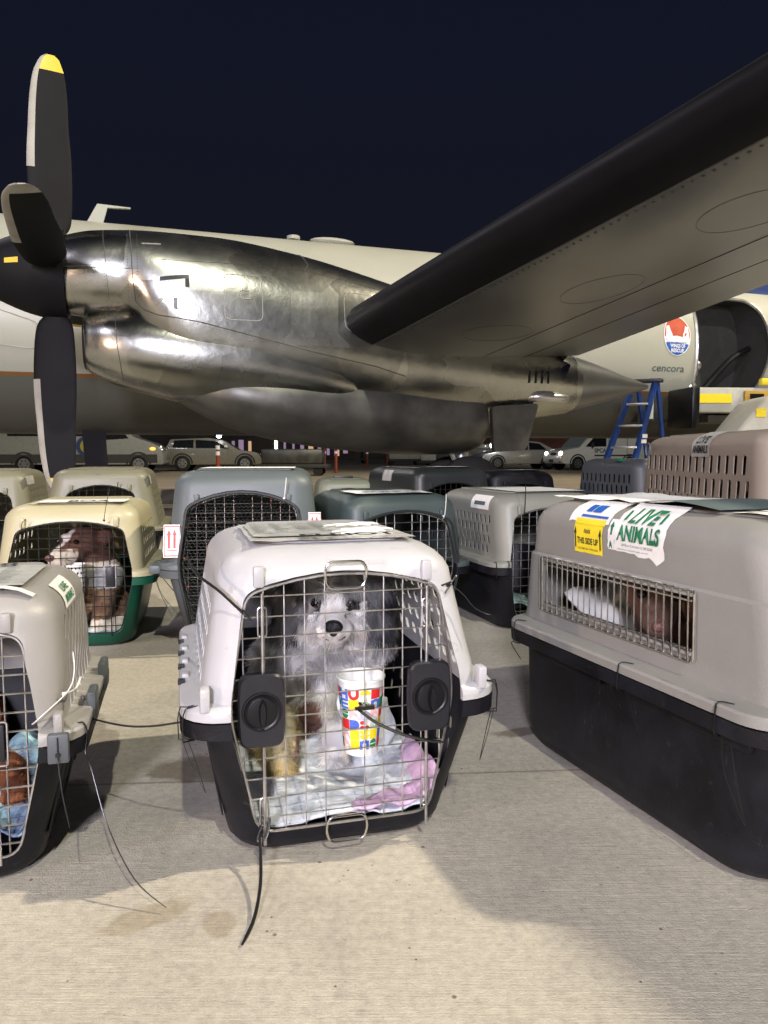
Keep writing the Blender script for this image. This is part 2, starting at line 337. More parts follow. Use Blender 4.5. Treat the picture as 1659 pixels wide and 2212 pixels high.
def rrect(hw, y0, y1, r, z, n=6):
    r = min(r, hw * .95, (y1 - y0) * .48); out = []
    for cx, cy, a0 in ((hw - r, y1 - r, 0), (-hw + r, y1 - r, 90), (-hw + r, y0 + r, 180), (hw - r, y0 + r, 270)):
        for k in range(n + 1):
            a = R(a0 + 90 * k / n); out.append(Vector((cx + r * math.cos(a), cy + r * math.sin(a), z)))
    return out
def rpoly(pts, r, n=4):
    """2D polygon with rounded corners; r number or list"""
    out = []; N = len(pts)
    for i, p in enumerate(pts):
        rr = r[i] if isinstance(r, (list, tuple)) else r
        p = Vector(p); a = Vector(pts[i - 1]); b = Vector(pts[(i + 1) % N])
        d1 = (a - p); d2 = (b - p); k = min(rr, d1.length * .48, d2.length * .48)
        if k < 1e-5: out.append(tuple(p)); continue
        d1.normalize(); d2.normalize(); A = p + d1 * k; B = p + d2 * k
        for j in range(n + 1):
            t = j / n; q = A * (1 - t) ** 2 + p * 2 * t * (1 - t) + B * t * t; out.append((q.x, q.y))
    return out
def bez(p0, p1, p2, p3, n=10):
    p0, p1, p2, p3 = map(Vector, (p0, p1, p2, p3))
    return [p0 * (1 - t) ** 3 + p1 * 3 * t * (1 - t) ** 2 + p2 * 3 * t * t * (1 - t) + p3 * t ** 3 for t in [i / n for i in range(n + 1)]]
def crv(pts, n=6):
    pts = [Vector(p) for p in pts]; out = []
    for i in range(len(pts) - 1):
        a = pts[max(i - 1, 0)]; b = pts[i]; c = pts[i + 1]; d = pts[min(i + 2, len(pts) - 1)]
        for k in range(n):
            t = k / n; out.append(.5 * ((2 * b) + (c - a) * t + (2 * a - 5 * b + 4 * c - d) * t * t + (3 * b - a - 3 * c + d) * t ** 3))
    return out + [pts[-1]]
_tc = {}
def text2d(body, bold=.012, res=3):
    """triangles of a text, normalised to height 1 (cap), left aligned; returns verts2d, faces, width"""
    key = (body, bold)
    if key in _tc: return _tc[key]
    cu = bpy.data.curves.new('t', 'FONT'); cu.body = body; cu.size = 1.0; cu.offset = bold; cu.resolution_u = res; cu.fill_mode = 'FRONT'
    o = bpy.data.objects.new('t', cu); col.objects.link(o)
    dg = bpy.context.evaluated_depsgraph_get(); me = bpy.data.meshes.new_from_object(o.evaluated_get(dg))
    vs = [(v.co.x, v.co.y) for v in me.vertices]; fs = [tuple(p.vertices) for p in me.polygons]
    bpy.data.objects.remove(o); bpy.data.curves.remove(cu); bpy.data.meshes.remove(me)
    x0 = min(v[0] for v in vs); x1 = max(v[0] for v in vs); k = 1 / .72
    vs = [((x - x0) * k, y * k) for x, y in vs]
    _tc[key] = (vs, fs, (x1 - x0) * k); return _tc[key]
def put_text(mb, body, u0, v0, h, wid, fn, bold=.012, slant=0., mi=0):
    """fn(u,v)->3D. text baseline-left at u0,v0, cap height h, total width wid"""
    vs, fs, W = text2d(body, bold); k = (wid / W) if wid else h
    mb.add([fn(u0 + x * k + slant * y * h, v0 + y * h) for x, y in vs], fs, mi)
def patch(mb, poly, fn, mi=0, sub=0):
    """flat 2D polygon laid on a surface; sub>0 slices it along u so it can bend (convex only)"""
    mb.add([fn(u, v) for u, v in poly], [tuple(range(len(poly)))], mi)
def gridpatch(mb, u0, u1, v0, v1, nu, nv, fn, mi=0, jag=None):
    vs = []; fs = []
    for j in range(nv + 1):
        for i in range(nu + 1):
            u = u0 + (u1 - u0) * i / nu; v = v0 + (v1 - v0) * j / nv
            if jag: u, v = jag(u, v, i, j)
            vs.append(fn(u, v))
    for j in range(nv):
        for i in range(nu):
            a = j * (nu + 1) + i; fs.append((a, a + 1, a + nu + 2, a + nu + 1))
    mb.add(vs, fs, mi)
def copy_tree(o, parent=None):
    c = o.copy(); col.objects.link(c); c.parent = parent if parent else None
    for ch in list(o.children): copy_tree(ch, c)
    return c

# ------------------------------------------------------------------ ground
g = MB(); g.add([(-600, -300, 0), (600, -300, 0), (600, 900, 0), (-600, 900, 0)], [(0, 1, 2, 3)])
tag(g.build('ground', ground_mat(), smooth=False), kind='structure')
# ------------------------------------------------------------------ pet crates
def interp(tab, z):
    if z <= tab[0][0]: return tab[0][1:]
    for a, b in zip(tab, tab[1:]):
        if z <= b[0]:
            t = (z - a[0]) / max(1e-9, b[0] - a[0]); return tuple(p + (q - p) * t for p, q in zip(a[1:], b[1:]))
    return tab[-1][1:]
def vspan(poly, x):
    zs = []
    for (x0, z0), (x1, z1) in zip(poly, poly[1:] + poly[:1]):
        if (x0 - x) * (x1 - x) < 0: zs.append(z0 + (z1 - z0) * (x - x0) / (x1 - x0))
    return (min(zs), max(zs)) if len(zs) >= 2 else None
def hspan(poly, z):
    r = vspan([(b, a) for a, b in poly], z); return r
class Crate: pass
def make_crate(label, loc, yaw, W, L, H, mtop, mbase, group=None, vents=None, door='wire', mwire='wire', zs=None, th=None, ledge=False, fil=.065,
               arch=.03, dw=None, dtop=None, latch=None, spacing=.039, bb=None, rubber=True, detail=1, bodyin=.045, front_lean=.05, fillr=.075, wr=.0016, foot=.050, yd=.050, vside=0):
    K = Crate(); K.W, K.L, K.H = W, L, H
    zs = zs or H * .48; bh = W / 2 - bodyin; th = th or bh * .90; bb = bb or bh * .80
    K.zs, K.bh, K.th = zs, bh, th
    root = empty('pet_crate', loc, yaw, label, 'pet crate', group); K.root = root
    K.mat = Matrix.Translation(loc) @ Matrix.Rotation(yaw, 4, 'Z')
    zt = H - fil
    # outer body table: z, hw, inset
    tab = [(zs + .028, bh, .004), (zs + .06, bh - .004, .006)]
    if ledge:
        zl = zs + (H - zs) * .60; tl = bh + (th - bh) * .5
        tab += [(zl - .006, tl, front_lean * .5), (zl, tl - .007, front_lean * .5 + .006)]
        tab += [(zt, th, front_lean)]
    else: tab += [(zs + (zt - zs) * .5, (bh + th) / 2 + .003, front_lean * .45), (zt, th, front_lean)]
    for k in range(1, 7):
        a = R(90 * k / 6); tab.append((zt + fil * math.sin(a), th - fillr * (1 - math.cos(a)), front_lean + fillr * (1 - math.cos(a))))
    K.tab = tab
    cr_ = .075
    def ring(z, hw, ins, grow=0., n=6): return rrect(hw - grow, ins + grow, L - ins - grow, max(.02, cr_ - grow), z, n)
    rs = [rrect(W / 2, 0, L, .08, zs), rrect(W / 2, 0, L, .08, zs + .016), rrect(W / 2 - .004, .003, L - .003, .078, zs + .021)] + [ring(*t) for t in tab]
    t_ = .0035
    inner = [ring(min(z, H - t_) if i < len(tab) - 1 else H - t_, hw, ins, t_) for i, (z, hw, ins) in enumerate(tab)]
    inner = [i for i in inner if i[0].z < H - t_ - 1e-4] + [inner[-1]]
    inner = [rrect(bh - t_, t_ + .004, L - t_ - .004, .068, zs)] + inner
    mb = MB(); n = len(rs[0]); seq = list(reversed(inner)) + rs
    mb.rings(seq, cap0=True, cap1=True)
    top = mb.build('top_shell', M[mtop], root)
    # base
    bz = .06; ztab = [(0.0, bb - .035, foot + .030), (.008, bb - .018, foot + .014), (.026, bb - .006, foot + .002), (bz, bb + .002, foot - .006), (zs - .05, bh - .006, .004), (zs - .034, bh - .002, .002)]
    K.btab = ztab
    brs = [rrect(hw, ins, L - ins, .085, z) for z, hw, ins in ztab] + [rrect(W / 2, 0, L, .08, zs - .033), rrect(W / 2 + .001, -.001, L + .001, .08, zs - .003)]
    binn = [rrect(hw - t_, ins + t_, L - ins - t_, .075, max(z, 0) + (t_ if z < .03 else 0)) for z, hw, ins in ztab[1:]]
    binn += [rrect(bh - t_, t_, L - t_, .07, zs - .003)]
    mb = MB()
    full = binn + brs[::-1]  # inner floor -> inner rim -> outer rim -> outer foot
    mb.rings(full, cap0=True, cap1=True)
    base = mb.build('base_shell', M[mbase], root)
    K.top, K.base = top, base
    # door opening
    dw = dw or bh * .80; dtop = dtop or H - .055 - .0; zd0 = .055
    wt = dw * .86; wb = dw * .78
    pl = [(-wb, zd0), (wb, zd0)] + [(dw, zs - .02), (dw, zs + .03)] + [(wt, dtop - arch)]
    for k in range(1, 8):
        t = k / 8; pl.append((wt * (1 - 2 * t), dtop - arch + arch * (1 - (1 - 2 * t) ** 2)))
    pl += [(-wt, dtop - arch), (-dw, zs + .03), (-dw, zs - .02)]
    rad = [.035, .035, .1, .1, .03] + [.0] * 7 + [.03, .1, .1]
    outline = rpoly(pl, rad, 5); K.outline = outline
    if door:
        c = MB(); c.prism([(x * 1.0, z) for x, z in outline], lambda u, v, d: (u, d, v), -.06, .16); boolean(top, c)
        c = MB(); c.prism([(x * 1.0, z) for x, z in outline], lambda u, v, d: (u, d, v), -.06, .16); boolean(base, c)
    # vents
    if vents:
        zrow = sorted(set(v_[1] for v_ in vents))
        for par in (0, 1):
            cut = MB(); cutb = MB()
            for (y, z, w_, h_, sl, both) in vents:
                if zrow.index(z) % 2 != par: continue
                p = rpoly([(y - w_ / 2 - sl, z - h_ / 2), (y + w_ / 2 - sl, z - h_ / 2), (y + w_ / 2 + sl, z + h_ / 2), (y - w_ / 2 + sl, z + h_ / 2)], min(w_, h_) * .3, 2)
                (cut if z > zs else cutb).prism(p, lambda u, v, d: (d, u, v), -W, (0 if vside else W))
            if cut.v: boolean(top, cut)
            if cutb.v: boolean(base, cutb)
    # top raised panel
    p = MB(); a, b_ = th - fillr * .9 - .012, L - front_lean * 2 - fillr * 2
    y0 = front_lean + fillr * .95; y1 = L - y0
    p.rings([rrect(a, y0, y1, .04, H + .0006), rrect(a - .004, y0 + .004, y1 - .004, .038, H + .005)]); p.build('top_panel', M[mtop], root)
    # moulded pegs above the door, and rim blocks
    if detail:
        for sx_ in (-1, 1):
            q = MB(); zz = dtop - arch + .012; yy = interp(tab, zz)[1]
            q.box((sx_ * wt * .86, yy - .004, zz + .018), (.020, .016, .040)); q.build('hinge_peg', M[mtop], root, bevel=.004)
            q = MB(); q.box((sx_ * (bh - .004), .020, zs + .040), (.018, .030, .044))
            if detail > 1: q.build('corner_block', M[mtop], root, bevel=.005)
    # door
    if door:
        D = MB(); inn = [(x * .985, zs + (z - zs) * .985) for x, z in outline]
        f = [(x, yd - .002, z) for x, z in inn]; f.append(f[0]); f.append(f[1])
        D.tube(f, .0030, 6)
        xs = []; x = -dw + spacing * .55
        nx = int(2 * dw / spacing); x0 = -spacing * (nx - 1) / 2
        for i in range(nx):
            x = x0 + i * spacing; s = vspan(inn, x)
            if s: D.tube([(x, yd + .002, s[0]), (x, yd + .002, s[1])], wr, 5)
        z = zd0 + spacing * .8
        while z < dtop:
            s = hspan(inn, z)
            if s: D.tube([(s[0], yd - .001, z), (s[1], yd - .001, z)], wr, 5)
            z += spacing
        dr = D.build('door', M[mwire], root); K.door = dr
        if latch == 'paddle':
            for sx_ in (-1, 1):
                xc = sx_ * dw * (.80 if L < .5 else .755 if sx_ > 0 else .735); zc = zs + .002
                b1 = MB(); pp = rpoly([(-.040, -.070), (.040, -.070), (.045, .0), (.040, .070), (-.040, .070), (-.045, 0)], [.02, .02, .04, .02, .02, .04], 5)
                b1.rings([[(xc + u, yd - .004, zc + v) for u, v in pp], [(xc + u, yd - .019, zc + v) for u, v in pp], [(xc + u * .93, yd - .023, zc + v * .95) for u, v in pp]])
                lt = b1.build('latch', M['blackclean'], dr)
                b2 = MB()
                def ringc(r, y): return [(xc + r * math.cos(2 * PI * k / 32), y, zc + r * math.sin(2 * PI * k / 32)) for k in range(32)]
                b2.rings([ringc(.038, yd - .023), ringc(.037, yd - .0255), ringc(.034, yd - .0258), ringc(.031, yd - .0235), ringc(.028, yd - .0235), ringc(.0275, yd - .027), ringc(.026, yd - .0275), ringc(.001, yd - .0275)], cap1=True)
                b2.build('latch', M['blackrub'], dr)
                b3 = MB(); b3.rings([[(xc + wq * math.cos(2 * PI * k / 12), y_, zc + v + 0 * k + 0.0 + hq * math.sin(2 * PI * k / 12)) for k in range(12)] for v, wq, hq, y_ in ((0, .007, .026, yd - .027), (0, .007, .026, yd - .036), (0, .005, .022, yd - .041))])
                b3.build('latch_knob', M['blackrub'], dr)
                for s2 in (-1, 1):
                    rr = MB(); xr = xc - sx_ * .004; zend = (dtop - arch - .0 if s2 > 0 else zd0 - .018)
                    rr.tube([(xr, yd - .009, zc + s2 * .068), (xr, yd - .009, zend)], .0034, 8); rr.build('latch_rod', M['wire'], dr)
                    rl = MB(); zz = (dtop - arch - .055) if s2 > 0 else zd0 + .045
                    o1 = rpoly([(-.008, -.028), (.008, -.028), (.008, .028), (-.008, .028)], .006, 3); pts = [(xr + u - .0, yd - .004, zz + v) for u, v in o1]
                    rl.tube(pts + pts[:2], .0016, 5); rl.build('latch_guide', M['wire'], dr)
            for zc, hh in ((dtop - .004, .030), (zd0 - .004, .030)):
                hnd = MB(); wq = .042
                pts = [(-wq * .8, yd - .004, zc - hh * .9), (wq * .8, yd - .004, zc - hh * .9), (wq, yd - .014, zc), (wq * .85, yd - .006, zc + hh * .8), (-wq * .85, yd - .006, zc + hh * .8), (-wq, yd - .014, zc)]
                P2 = rpoly([(p_[0], p_[2]) for p_ in pts], .012, 4); pts = [(u, yd - .011, v) for u, v in P2]
                hnd.tube(pts + pts[:2], .0027, 8); hnd.build('handle', M['chrome'], dr)
        elif latch == 'squeeze':
            xc = dw * .62; zc = zs - .0
            q = MB(); q.box((xc, yd - .008, zc), (.034, .010, .078)); q.build('latch', M['blackclean'], dr, bevel=.004)
            for s2 in (-1, 1):
                q = MB(); q.tube([(xc, yd - .008, zc + s2 * .04), (xc, yd - .008, (dtop - arch - .02) if s2 > 0 else zd0 - .01)], .0026, 6); q.build('latch_rod', M[mwire], dr)
            q = MB(); o1 = rpoly([(-.022, -.045), (.022, -.045), (.022, .045), (-.022, .045)], .006, 3); pts = [(xc + u, yd - .012, zc + v) for u, v in o1]
            q.tube(pts + pts[:2], .0022, 6); q.build('latch_guide', M['wire'], dr)
    # surface maps (local coordinates)
    def side(s, e=.0015):
        def fn(y, z):
            hw, ins = interp(tab if z > zs + .02 else ztab, z)
            return (s * (hw + e), y, z + (e if z > H - fil else 0))
        return fn
    def front(x, z, e=.0015):
        hw, ins = interp(tab if z > zs + .02 else ztab, z); return (x, ins - e, z)
    K.left = lambda yc, e=.0015: (lambda u, v: side(-1, e)(yc - u, v))
    K.right = lambda yc, e=.0015: (lambda u, v: side(1, e)(yc + u, v))
    K.front = front
    K.topf = lambda u, v, e=.0065: (u, v, H + e)
    return K
def world(K, p): return K.mat @ Vector(p)
def ztie(parent, pts, r=.0022, head=None, m='tie', taper=True, dy=0):
    pts = [(p[0], p[1] + dy, p[2]) for p in pts]
    if head: head = (head[0], head[1] + dy, head[2])
    mb = MB(); P_ = crv(pts, 6); n = len(P_)
    mb.tube(P_, [r * (1 if i < n * .85 else 1 - .6 * (i - n * .85) / (n * .15)) for i in range(n)] if taper else r, 6, flat=.55)
    if head: mb.box(head, (.008, .006, .006))
    return mb.build('cable_tie', M[m], parent)
def ribs(K, n=4):
    """shallow moulded ribs on the base sides"""
    for s in (-1, 1):
        for k in range(n):
            y = K.L * (.18 + .64 * k / (n - 1)); mb = MB()
            (b1, i1), (b0, i0) = interp(K.btab, K.zs - .06), interp(K.btab, .07)
            mb.rings([[(s * (hw + .0005), y - .012, z), (s * (hw + .0005), y + .012, z), (s * (hw + .004), y + .008, z), (s * (hw + .004), y - .008, z)] for hw, z in ((b0, .07), (b1, K.zs - .05))])
            mb.build('base_rib', K.base.data.materials[0], K.root)
def blanket(name, label, K, y0, y1, z, m, amp=.018, xin=.03, seedv=0., cat='blanket', lump=None, flap=None):
    mb = MB(); nx, ny = 44, 44
    def fn(u, v):
        x = u; y = v; k_ = max(0, (y0 + .10 - v) / .10, (v - y1 + .10) / .10); x = u * (1 - .11 * k_ * k_); t = noise.noise(Vector((x * 9 + seedv, y * 9, seedv))) * amp + abs(noise.noise(Vector((x * 24, y * 20 + seedv, 3)))) * amp * .55
        hw = interp(K.btab, z + .02)[0] - xin
        e = max(0, (abs(x) - (hw - .05)) / .05); zz = z + t + e * e * .03
        if lump: zz += lump(x, y)
        return (x, y, zz)
    hw = interp(K.btab, z + .02)[0] - xin
    gridpatch(mb, -hw, hw, y0, y1, nx, ny, fn)
    o = mb.build(name, M[m], None, sharp=None)
    md = o.modifiers.new('s', 'SOLIDIFY'); md.thickness = .004
    o.matrix_world = K.mat
    return tag(o, label, cat)

def vgrid(y0, y1, ny, zrows, w_, h_, sl=0., stag=0.):
    out = []
    for r_, z in enumerate(zrows):
        for k in range(ny):
            y = y0 + (y1 - y0) * k / (ny - 1) + (stag if r_ % 2 else 0)
            out.append((y, z, w_, h_, sl, True))
    return out

GC = 'plastic dog crates standing on the apron'
# ---- 1 the white crate in the middle
v = vgrid(.17, .56, 8, (.340, .385, .430, .472), .026, .026, .004, .012) + vgrid(.14, .58, 7, (.155, .20), .020, .026, .004, .01)
A = make_crate('white and black crate in the centre foreground holding the curly white dog', (-.060, 1.345, 0), R(15.5), .622, .74, .602,
               'white', 'black', GC, vents=v, latch='paddle', detail=2, zs=.300, dw=.222, th=.240, bb=.228, dtop=.556, arch=.034, wr=.0014, fil=.075, fillr=.09, front_lean=.06, foot=.075, yd=.058, bodyin=.040)
ribs(A)
# rim slots along the side flange
for s in (-1, 1):
    for k in range(4):
        y = .20 + k * .11
        mb = MB(); mb.box((s * (A.W / 2 - .004), y, A.zs + .022), (.014, .026, .006)); mb.build('rim_clip', M['blackclean'], A.root)
        mb = MB(); mb.box((s * (A.W / 2 - .012), y + .035, A.zs + .025), (.014, .026, .010)); mb.build('rim_lug', M['white'], A.root, bevel=.003)
# papers taped on the roof
mb = MB(); gridpatch(mb, -.17, .17, .135, .50, 14, 12, lambda u, v: (u, v, A.H + .007 + .003 * noise.noise(Vector((u * 20, v * 20, 0)))), jag=lambda u, v, i, j: (u + .008 * noise.noise(Vector((v * 40, 5, 0))) * (i in (0, 14)), v + .012 * noise.noise(Vector((u * 40, 9, 0))) * (j in (0, 12))))
sheet = mb.build('document_sleeve', M['tape'], A.root, sharp=None)
mb = MB(); gridpatch(mb, -.16, .04, .19, .46, 8, 8, lambda u, v: (u, v, A.H + .0105 + .003 * noise.noise(Vector((u * 20, v * 20, 0))))); mb.build('document', M['papergrey'], sheet, sharp=None)
mb = MB()
for r_ in range(13):
    for c_ in range(4):
        if random.random() < .8:
            x0 = -.15 + c_ * .047; y0 = .445 - r_ * .016; x1 = x0 + random.uniform(.015, .04)
            patch(mb, [(x0, y0), (x1, y0), (x1, y0 + .004), (x0, y0 + .004)], lambda u, v: (u, v, A.H + .0135))
mb.build('lettering', M['inkgrey'], sheet, smooth=False)
mb = MB(); put_text(mb, 'ELLIOT', -.07, .132, .045, .20, lambda u, v: (u, v, A.H + .0150), bold=.035); mb.build('lettering', M['ink'], sheet, smooth=False)
mb = MB()
for k in range(9):
    y = .15 + random.random() * .30; x = .05 + random.random() * .07
    mb = MB(); mb.tube(crv([(x - .04, y, A.H + .012), (x, y + .012 * random.uniform(-1, 1), A.H + .015), (x + .045, y + .01, A.H + .011)], 4), .0018, 4); mb.build('torn_tape', M['paper'], sheet)
mb = MB(); put_text(mb, 'Petmate', -.075, .5675, .013, .12, lambda u, v: A.front(u + .045, v - .002, .0008), bold=.02); mb.build('embossed_name', M['white'], A.top, smooth=False)
# ties of the white crate
fy = lambda z: interp(A.tab, z)[1]
ztie(A.root, [(-.192, .010, .485), (-.205, -.004, .500), (-.235, .002, .530), (-.275, .035, .560), (-.292, .085, .585)], .0038, (-.196, .004, .492), dy=.040)
ztie(A.root, [(-.180, .002, .475), (-.192, .004, .487), (-.200, .008, .495)], .0042, dy=.040)
ztie(A.root, [(.196, .012, .520), (.212, -.002, .530), (.222, .004, .538), (.20, .006, .505)], .0036, (.206, .002, .522), dy=.040)
ztie(A.root, [(.212, .0, .523), (.24, .005, .500), (.26, .0, .475), (.282, -.005, .462), (.292, -.01, .460)], .0016, dy=.040)
ztie(A.root, [(-.165, .012, .075), (-.175, .0, .055), (-.160, -.006, .060), (-.150, .008, .090)], .004, (-.168, .0, .062), dy=.040)
ztie(A.root, [(-.170, -.004, .060), (-.172, -.03, .045), (-.180, -.10, .025), (-.198, -.17, .010), (-.222, -.225, .006)], .0034, dy=.040)
for s in (-1, 1):
    for dx in (0, .016):
        P_ = [(.262, .045), (.292, .030), (.3065, .028)]
        mb = MB(); mb.tube([(s * (.262 + dx), .050, .3225), (s * (.285 + dx * .8), .036, .3235), (s * (.300 + dx * .55), .030 + dx * .9, .3225), (s * (.3045 + dx * .5), .027 + dx * 1.1, .312), (s * (.3065 + dx * .5), .026 + dx * 1.1, .298), (s * (.3055 + dx * .5), .027 + dx * 1.1, .262), (s * .285, .045, .258)], .0016, 6, flat=.7)
        mb.build('cable_tie', M['tie'], A.root)
    ztie(A.root, [(s * .297, .035, .262), (s * .285, .030, .225), (s * .268, .022, .165)], .0013)
    ztie(A.root, [(s * .308, .045, .262), (s * .290, .036, .21), (s * .268, .022, .165)], .0011)

# ---- 2 the taupe crate on the right, side window towards the camera
YB = R(20.5)
cB = Vector((.80, 1.71, 0)); vB = Vector((-math.sin(YB), math.cos(YB), 0)); LB = .90
pB = Vector((.616, 2.131, 0)) - vB * LB
B = make_crate('large taupe crate at right with yellow THIS SIDE UP label and barred window', tuple(pB), YB, .62, LB, .660,
               'taupe', 'black', GC, ledge=True, latch='squeeze', detail=1, zs=.312, th=.262, bb=.275)
wy0, wy1, wz0, wz1 = .235, .750, .392, .505
c = MB(); c.prism(rpoly([(wy0, wz0), (wy1, wz0), (wy1, wz1), (wy0, wz1)], .006), lambda u, v, d: (d, u, v), -.4, -.15); boolean(B.top, c)
win = MB(); fx = -(interp(B.tab, .45)[0] + .008)
def bx_(z): return -(interp(B.tab, z)[0] + .010)
o1 = rpoly([(wy0 - .014, wz0 - .016), (wy1 + .014, wz0 - .016), (wy1 + .014, wz1 + .012), (wy0 - .014, wz1 + .012)], .008, 3)
pts = [(bx_(z), y, z) for y, z in o1]; win.tube(pts + pts[:2], .0021, 6)
for k in range(24):
    y = wy0 + (wy1 - wy0) * k / 23; win.tube([(bx_(wz0) - .002, y, wz0 - .015), (bx_(wz1) - .002, y, wz1 + .011)], .0017, 5)
for z in (wz0 + .006, wz1 - .010): win.tube([(bx_(z) + .006, wy0, z), (bx_(z) + .006, wy1, z)], .0026, 6)
win.build('window_grille', M['wirebright'], B.root)
fr = MB()
for (a, b_, c_, d_) in ((wy0 - .004, wy1 + .004, wz0 - .006, wz0 + .001), (wy0 - .004, wy1 + .004, wz1 - .001, wz1 + .005)):
    fr.box((bx_((c_ + d_) / 2) + .006, (a + b_) / 2, (c_ + d_) / 2), (.010, b_ - a, d_ - c_))
fr.build('window_lip', M['taupe'], B.root, bevel=.002)
def zmid(l): return l
def zst(K, name, fn, poly, m, **k):
    pass
# stickers on the side: (u to the reader's right = towards the near end)
def local_y(px_depth): return B.L / 2 + (Vector(px_depth) - Vector((cB.x, cB.y))).dot(Vector((vB.x, vB.y)))
L1 = B.left(.630)     # yellow label starts here, u grows towards the near end
def sub(fn, e): return lambda u, v: fn(u, v)
st = MB(); gridpatch(st, 0, .108, .545, .615, 8, 6, B.left(.630, .0018), jag=lambda u, v, i, j: (u + .002 * noise.noise(Vector((v * 90, i, 0))), v + .002 * noise.noise(Vector((u * 90, j, 2)))))
s1 = st.build('warning_label', M['yellow'], B.root, sharp=None)
st = MB(); f2 = B.left(.630, .0030)
put_text(st, 'THIS SIDE UP', .013, .567, .015, .080, f2, .02)
put_text(st, 'Alaska', .038, .593, .008, .026, f2, .01, slant=.3)
put_text(st, 'T-825 44862 10/06   8-0410-2-0675', .014, .553, .0045, .078, f2, .0)
for u in (.006, .101):
    patch(st, [(u - .0022, .556), (u + .0022, .556), (u + .0022, .590), (u - .0022, .590)], f2); patch(st, [(u - .005, .590), (u + .005, .590), (u, .604)], f2)
st.build('lettering', M['ink'], s1, smooth=False)
st = MB(); gridpatch(st, -.03, .125, .617, .6655, 10, 6, B.left(.630, .0016), jag=lambda u, v, i, j: (u + .010 * noise.noise(Vector((v * 70, i, 0))) * (i in (0, 10)), v + (.010 * noise.noise(Vector((u * 60, 4, 2))) if j == 0 else 0)))
s2 = st.build('torn_label', M['paper'], B.root, sharp=None)
st = MB(); f3 = B.left(.630, .0032)
for a, b_ in ((.020, .042), (.046, .078)): gridpatch(st, a, b_, .640, .655, 3, 3, f3)
gridpatch(st, .016, .115, .628, .633, 4, 1, f3); st.build('label_print', M['inkblue'], s2, smooth=False)
st = MB(); gridpatch(st, .002, .115, .612, .6245, 6, 2, B.left(.630, .0026)); st.build('label_print', M['yellow'], s2, smooth=False)
st = MB(); gridpatch(st, .150, .310, .5545, .6675, 14, 10, B.left(.630, .0020), jag=lambda u, v, i, j: (u + .010 * (.6675 - v) * 2 * (i in (0,)) + .006 * noise.noise(Vector((v * 50, i, 0))) * (i in (0, 14)), v + (.014 * noise.noise(Vector((u * 40, 4, 2))) - .012 * (1 - i / 14) * (-1) if j == 0 else 0)))
s3 = st.build('animal_label', M['paper'], B.root, sharp=None)
st = MB(); f4 = B.left(.630, .0052)
put_text(st, 'LIVE', .188, .6265, .029, .085, f4, .035, slant=.2)
patch(st, [(.172, .630), (.180, .630), (.180, .650), (.172, .650)], f4)
patch(st, [(.284, .630), (.292, .630), (.292, .650), (.284, .650)], f4)
put_text(st, 'ANIMALS', .163, .5905, .029, .135, f4, .03, slant=.0)
st.build('lettering', M['inkgreen'], s3, smooth=False)
st = MB(); put_text(st, 'DRYFUR.com  KC Pet Products LLC  (888) 250-4824', .180, .5780, .0055, .100, f4, .0); put_text(st, 'handle with care, keep animal upright, avoid heat', .165, .5690, .0036, .10, f4, .0)
st.build('lettering', M['inkgrey'], s3, smooth=False)
st = MB(); gridpatch(st, .128, .152, .565, .632, 3, 8, B.left(.630, .0014), jag=lambda u, v, i, j: (u + .004 * noise.noise(Vector((v * 90, i, 0))), v)); s4 = st.build('torn_label', M['paper'], B.root, sharp=None)
st = MB(); f5 = B.left(.630, .0028); patch(st, [(.138, .596), (.144, .596), (.144, .614), (.138, .614)], f5); patch(st, [(.134, .614), (.148, .614), (.141, .626)], f5); put_text(st, 'A', .133, .569, .016, .012, f5, .04); st.build('lettering', M['inkgreen'], s4, smooth=False)
# roof papers
mb = MB(); gridpatch(mb, -.19, .12, .06, .22, 10, 8, lambda u, v: (u, v, B.H + .008 + .003 * noise.noise(Vector((u * 15, v * 15, 1)))))
sp = mb.build('name_sheet', M['paper'], B.root, sharp=None)
mb = MB(); put_text(mb, 'C P', 0, 0, .05, .12, lambda u, v: (-.175 + v, .21 - u, B.H + .0125), .03); mb.build('lettering', M['ink'], sp, smooth=False)
mb = MB(); gridpatch(mb, -.20, .10, .46, .82, 12, 12, lambda u, v: (u, v, B.H + .007 + .012 * abs(noise.noise(Vector((u * 10, v * 10, 4))))), jag=lambda u, v, i, j: (u + .015 * noise.noise(Vector((v * 40, 5, 0))) * (i in (0, 12)), v + .02 * noise.noise(Vector((u * 30, 9, 0))) * (j in (0, 12))))
mb.build('torn_label', M['paper'], B.root, sharp=None)
mb = MB(); gridpatch(mb, -.20, .05, .24, .50, 8, 8, lambda u, v: (u, v, B.H + .010 + .010 * math.sin((v - .24) / .26 * PI))); mb.build('document_sleeve', M['inkgrey'], B.root, sharp=None)
mb = MB()
put_text(mb, 'LIFT', 0, 0, .012, .036, lambda u, v: (-B.W / 2 + .006 + v * .9, .27 - u, B.zs + .0222), .02); put_text(mb, 'LIFT', 0, 0, .012, .036, lambda u, v: (-B.W / 2 + .006 + v * .9, .73 - u, B.zs + .0222), .02)
put_text(mb, 'Made in U.S.A.', 0, 0, .009, .05, lambda u, v: (-B.W / 2 + .006 + v * .9, .15 - u, B.zs + .0222), .0)
mb.build('embossed_words', M['pinktaupe'], B.top, smooth=False)
for y in (.13, .56):     # grip recesses under the rim
    mb = MB(); mb.box((-(interp(B.btab, B.zs - .05)[0] + .005), y + .05, B.zs - .052), (.016, .20, .030)); mb.build('grip', M['black'], B.root, bevel=.006)
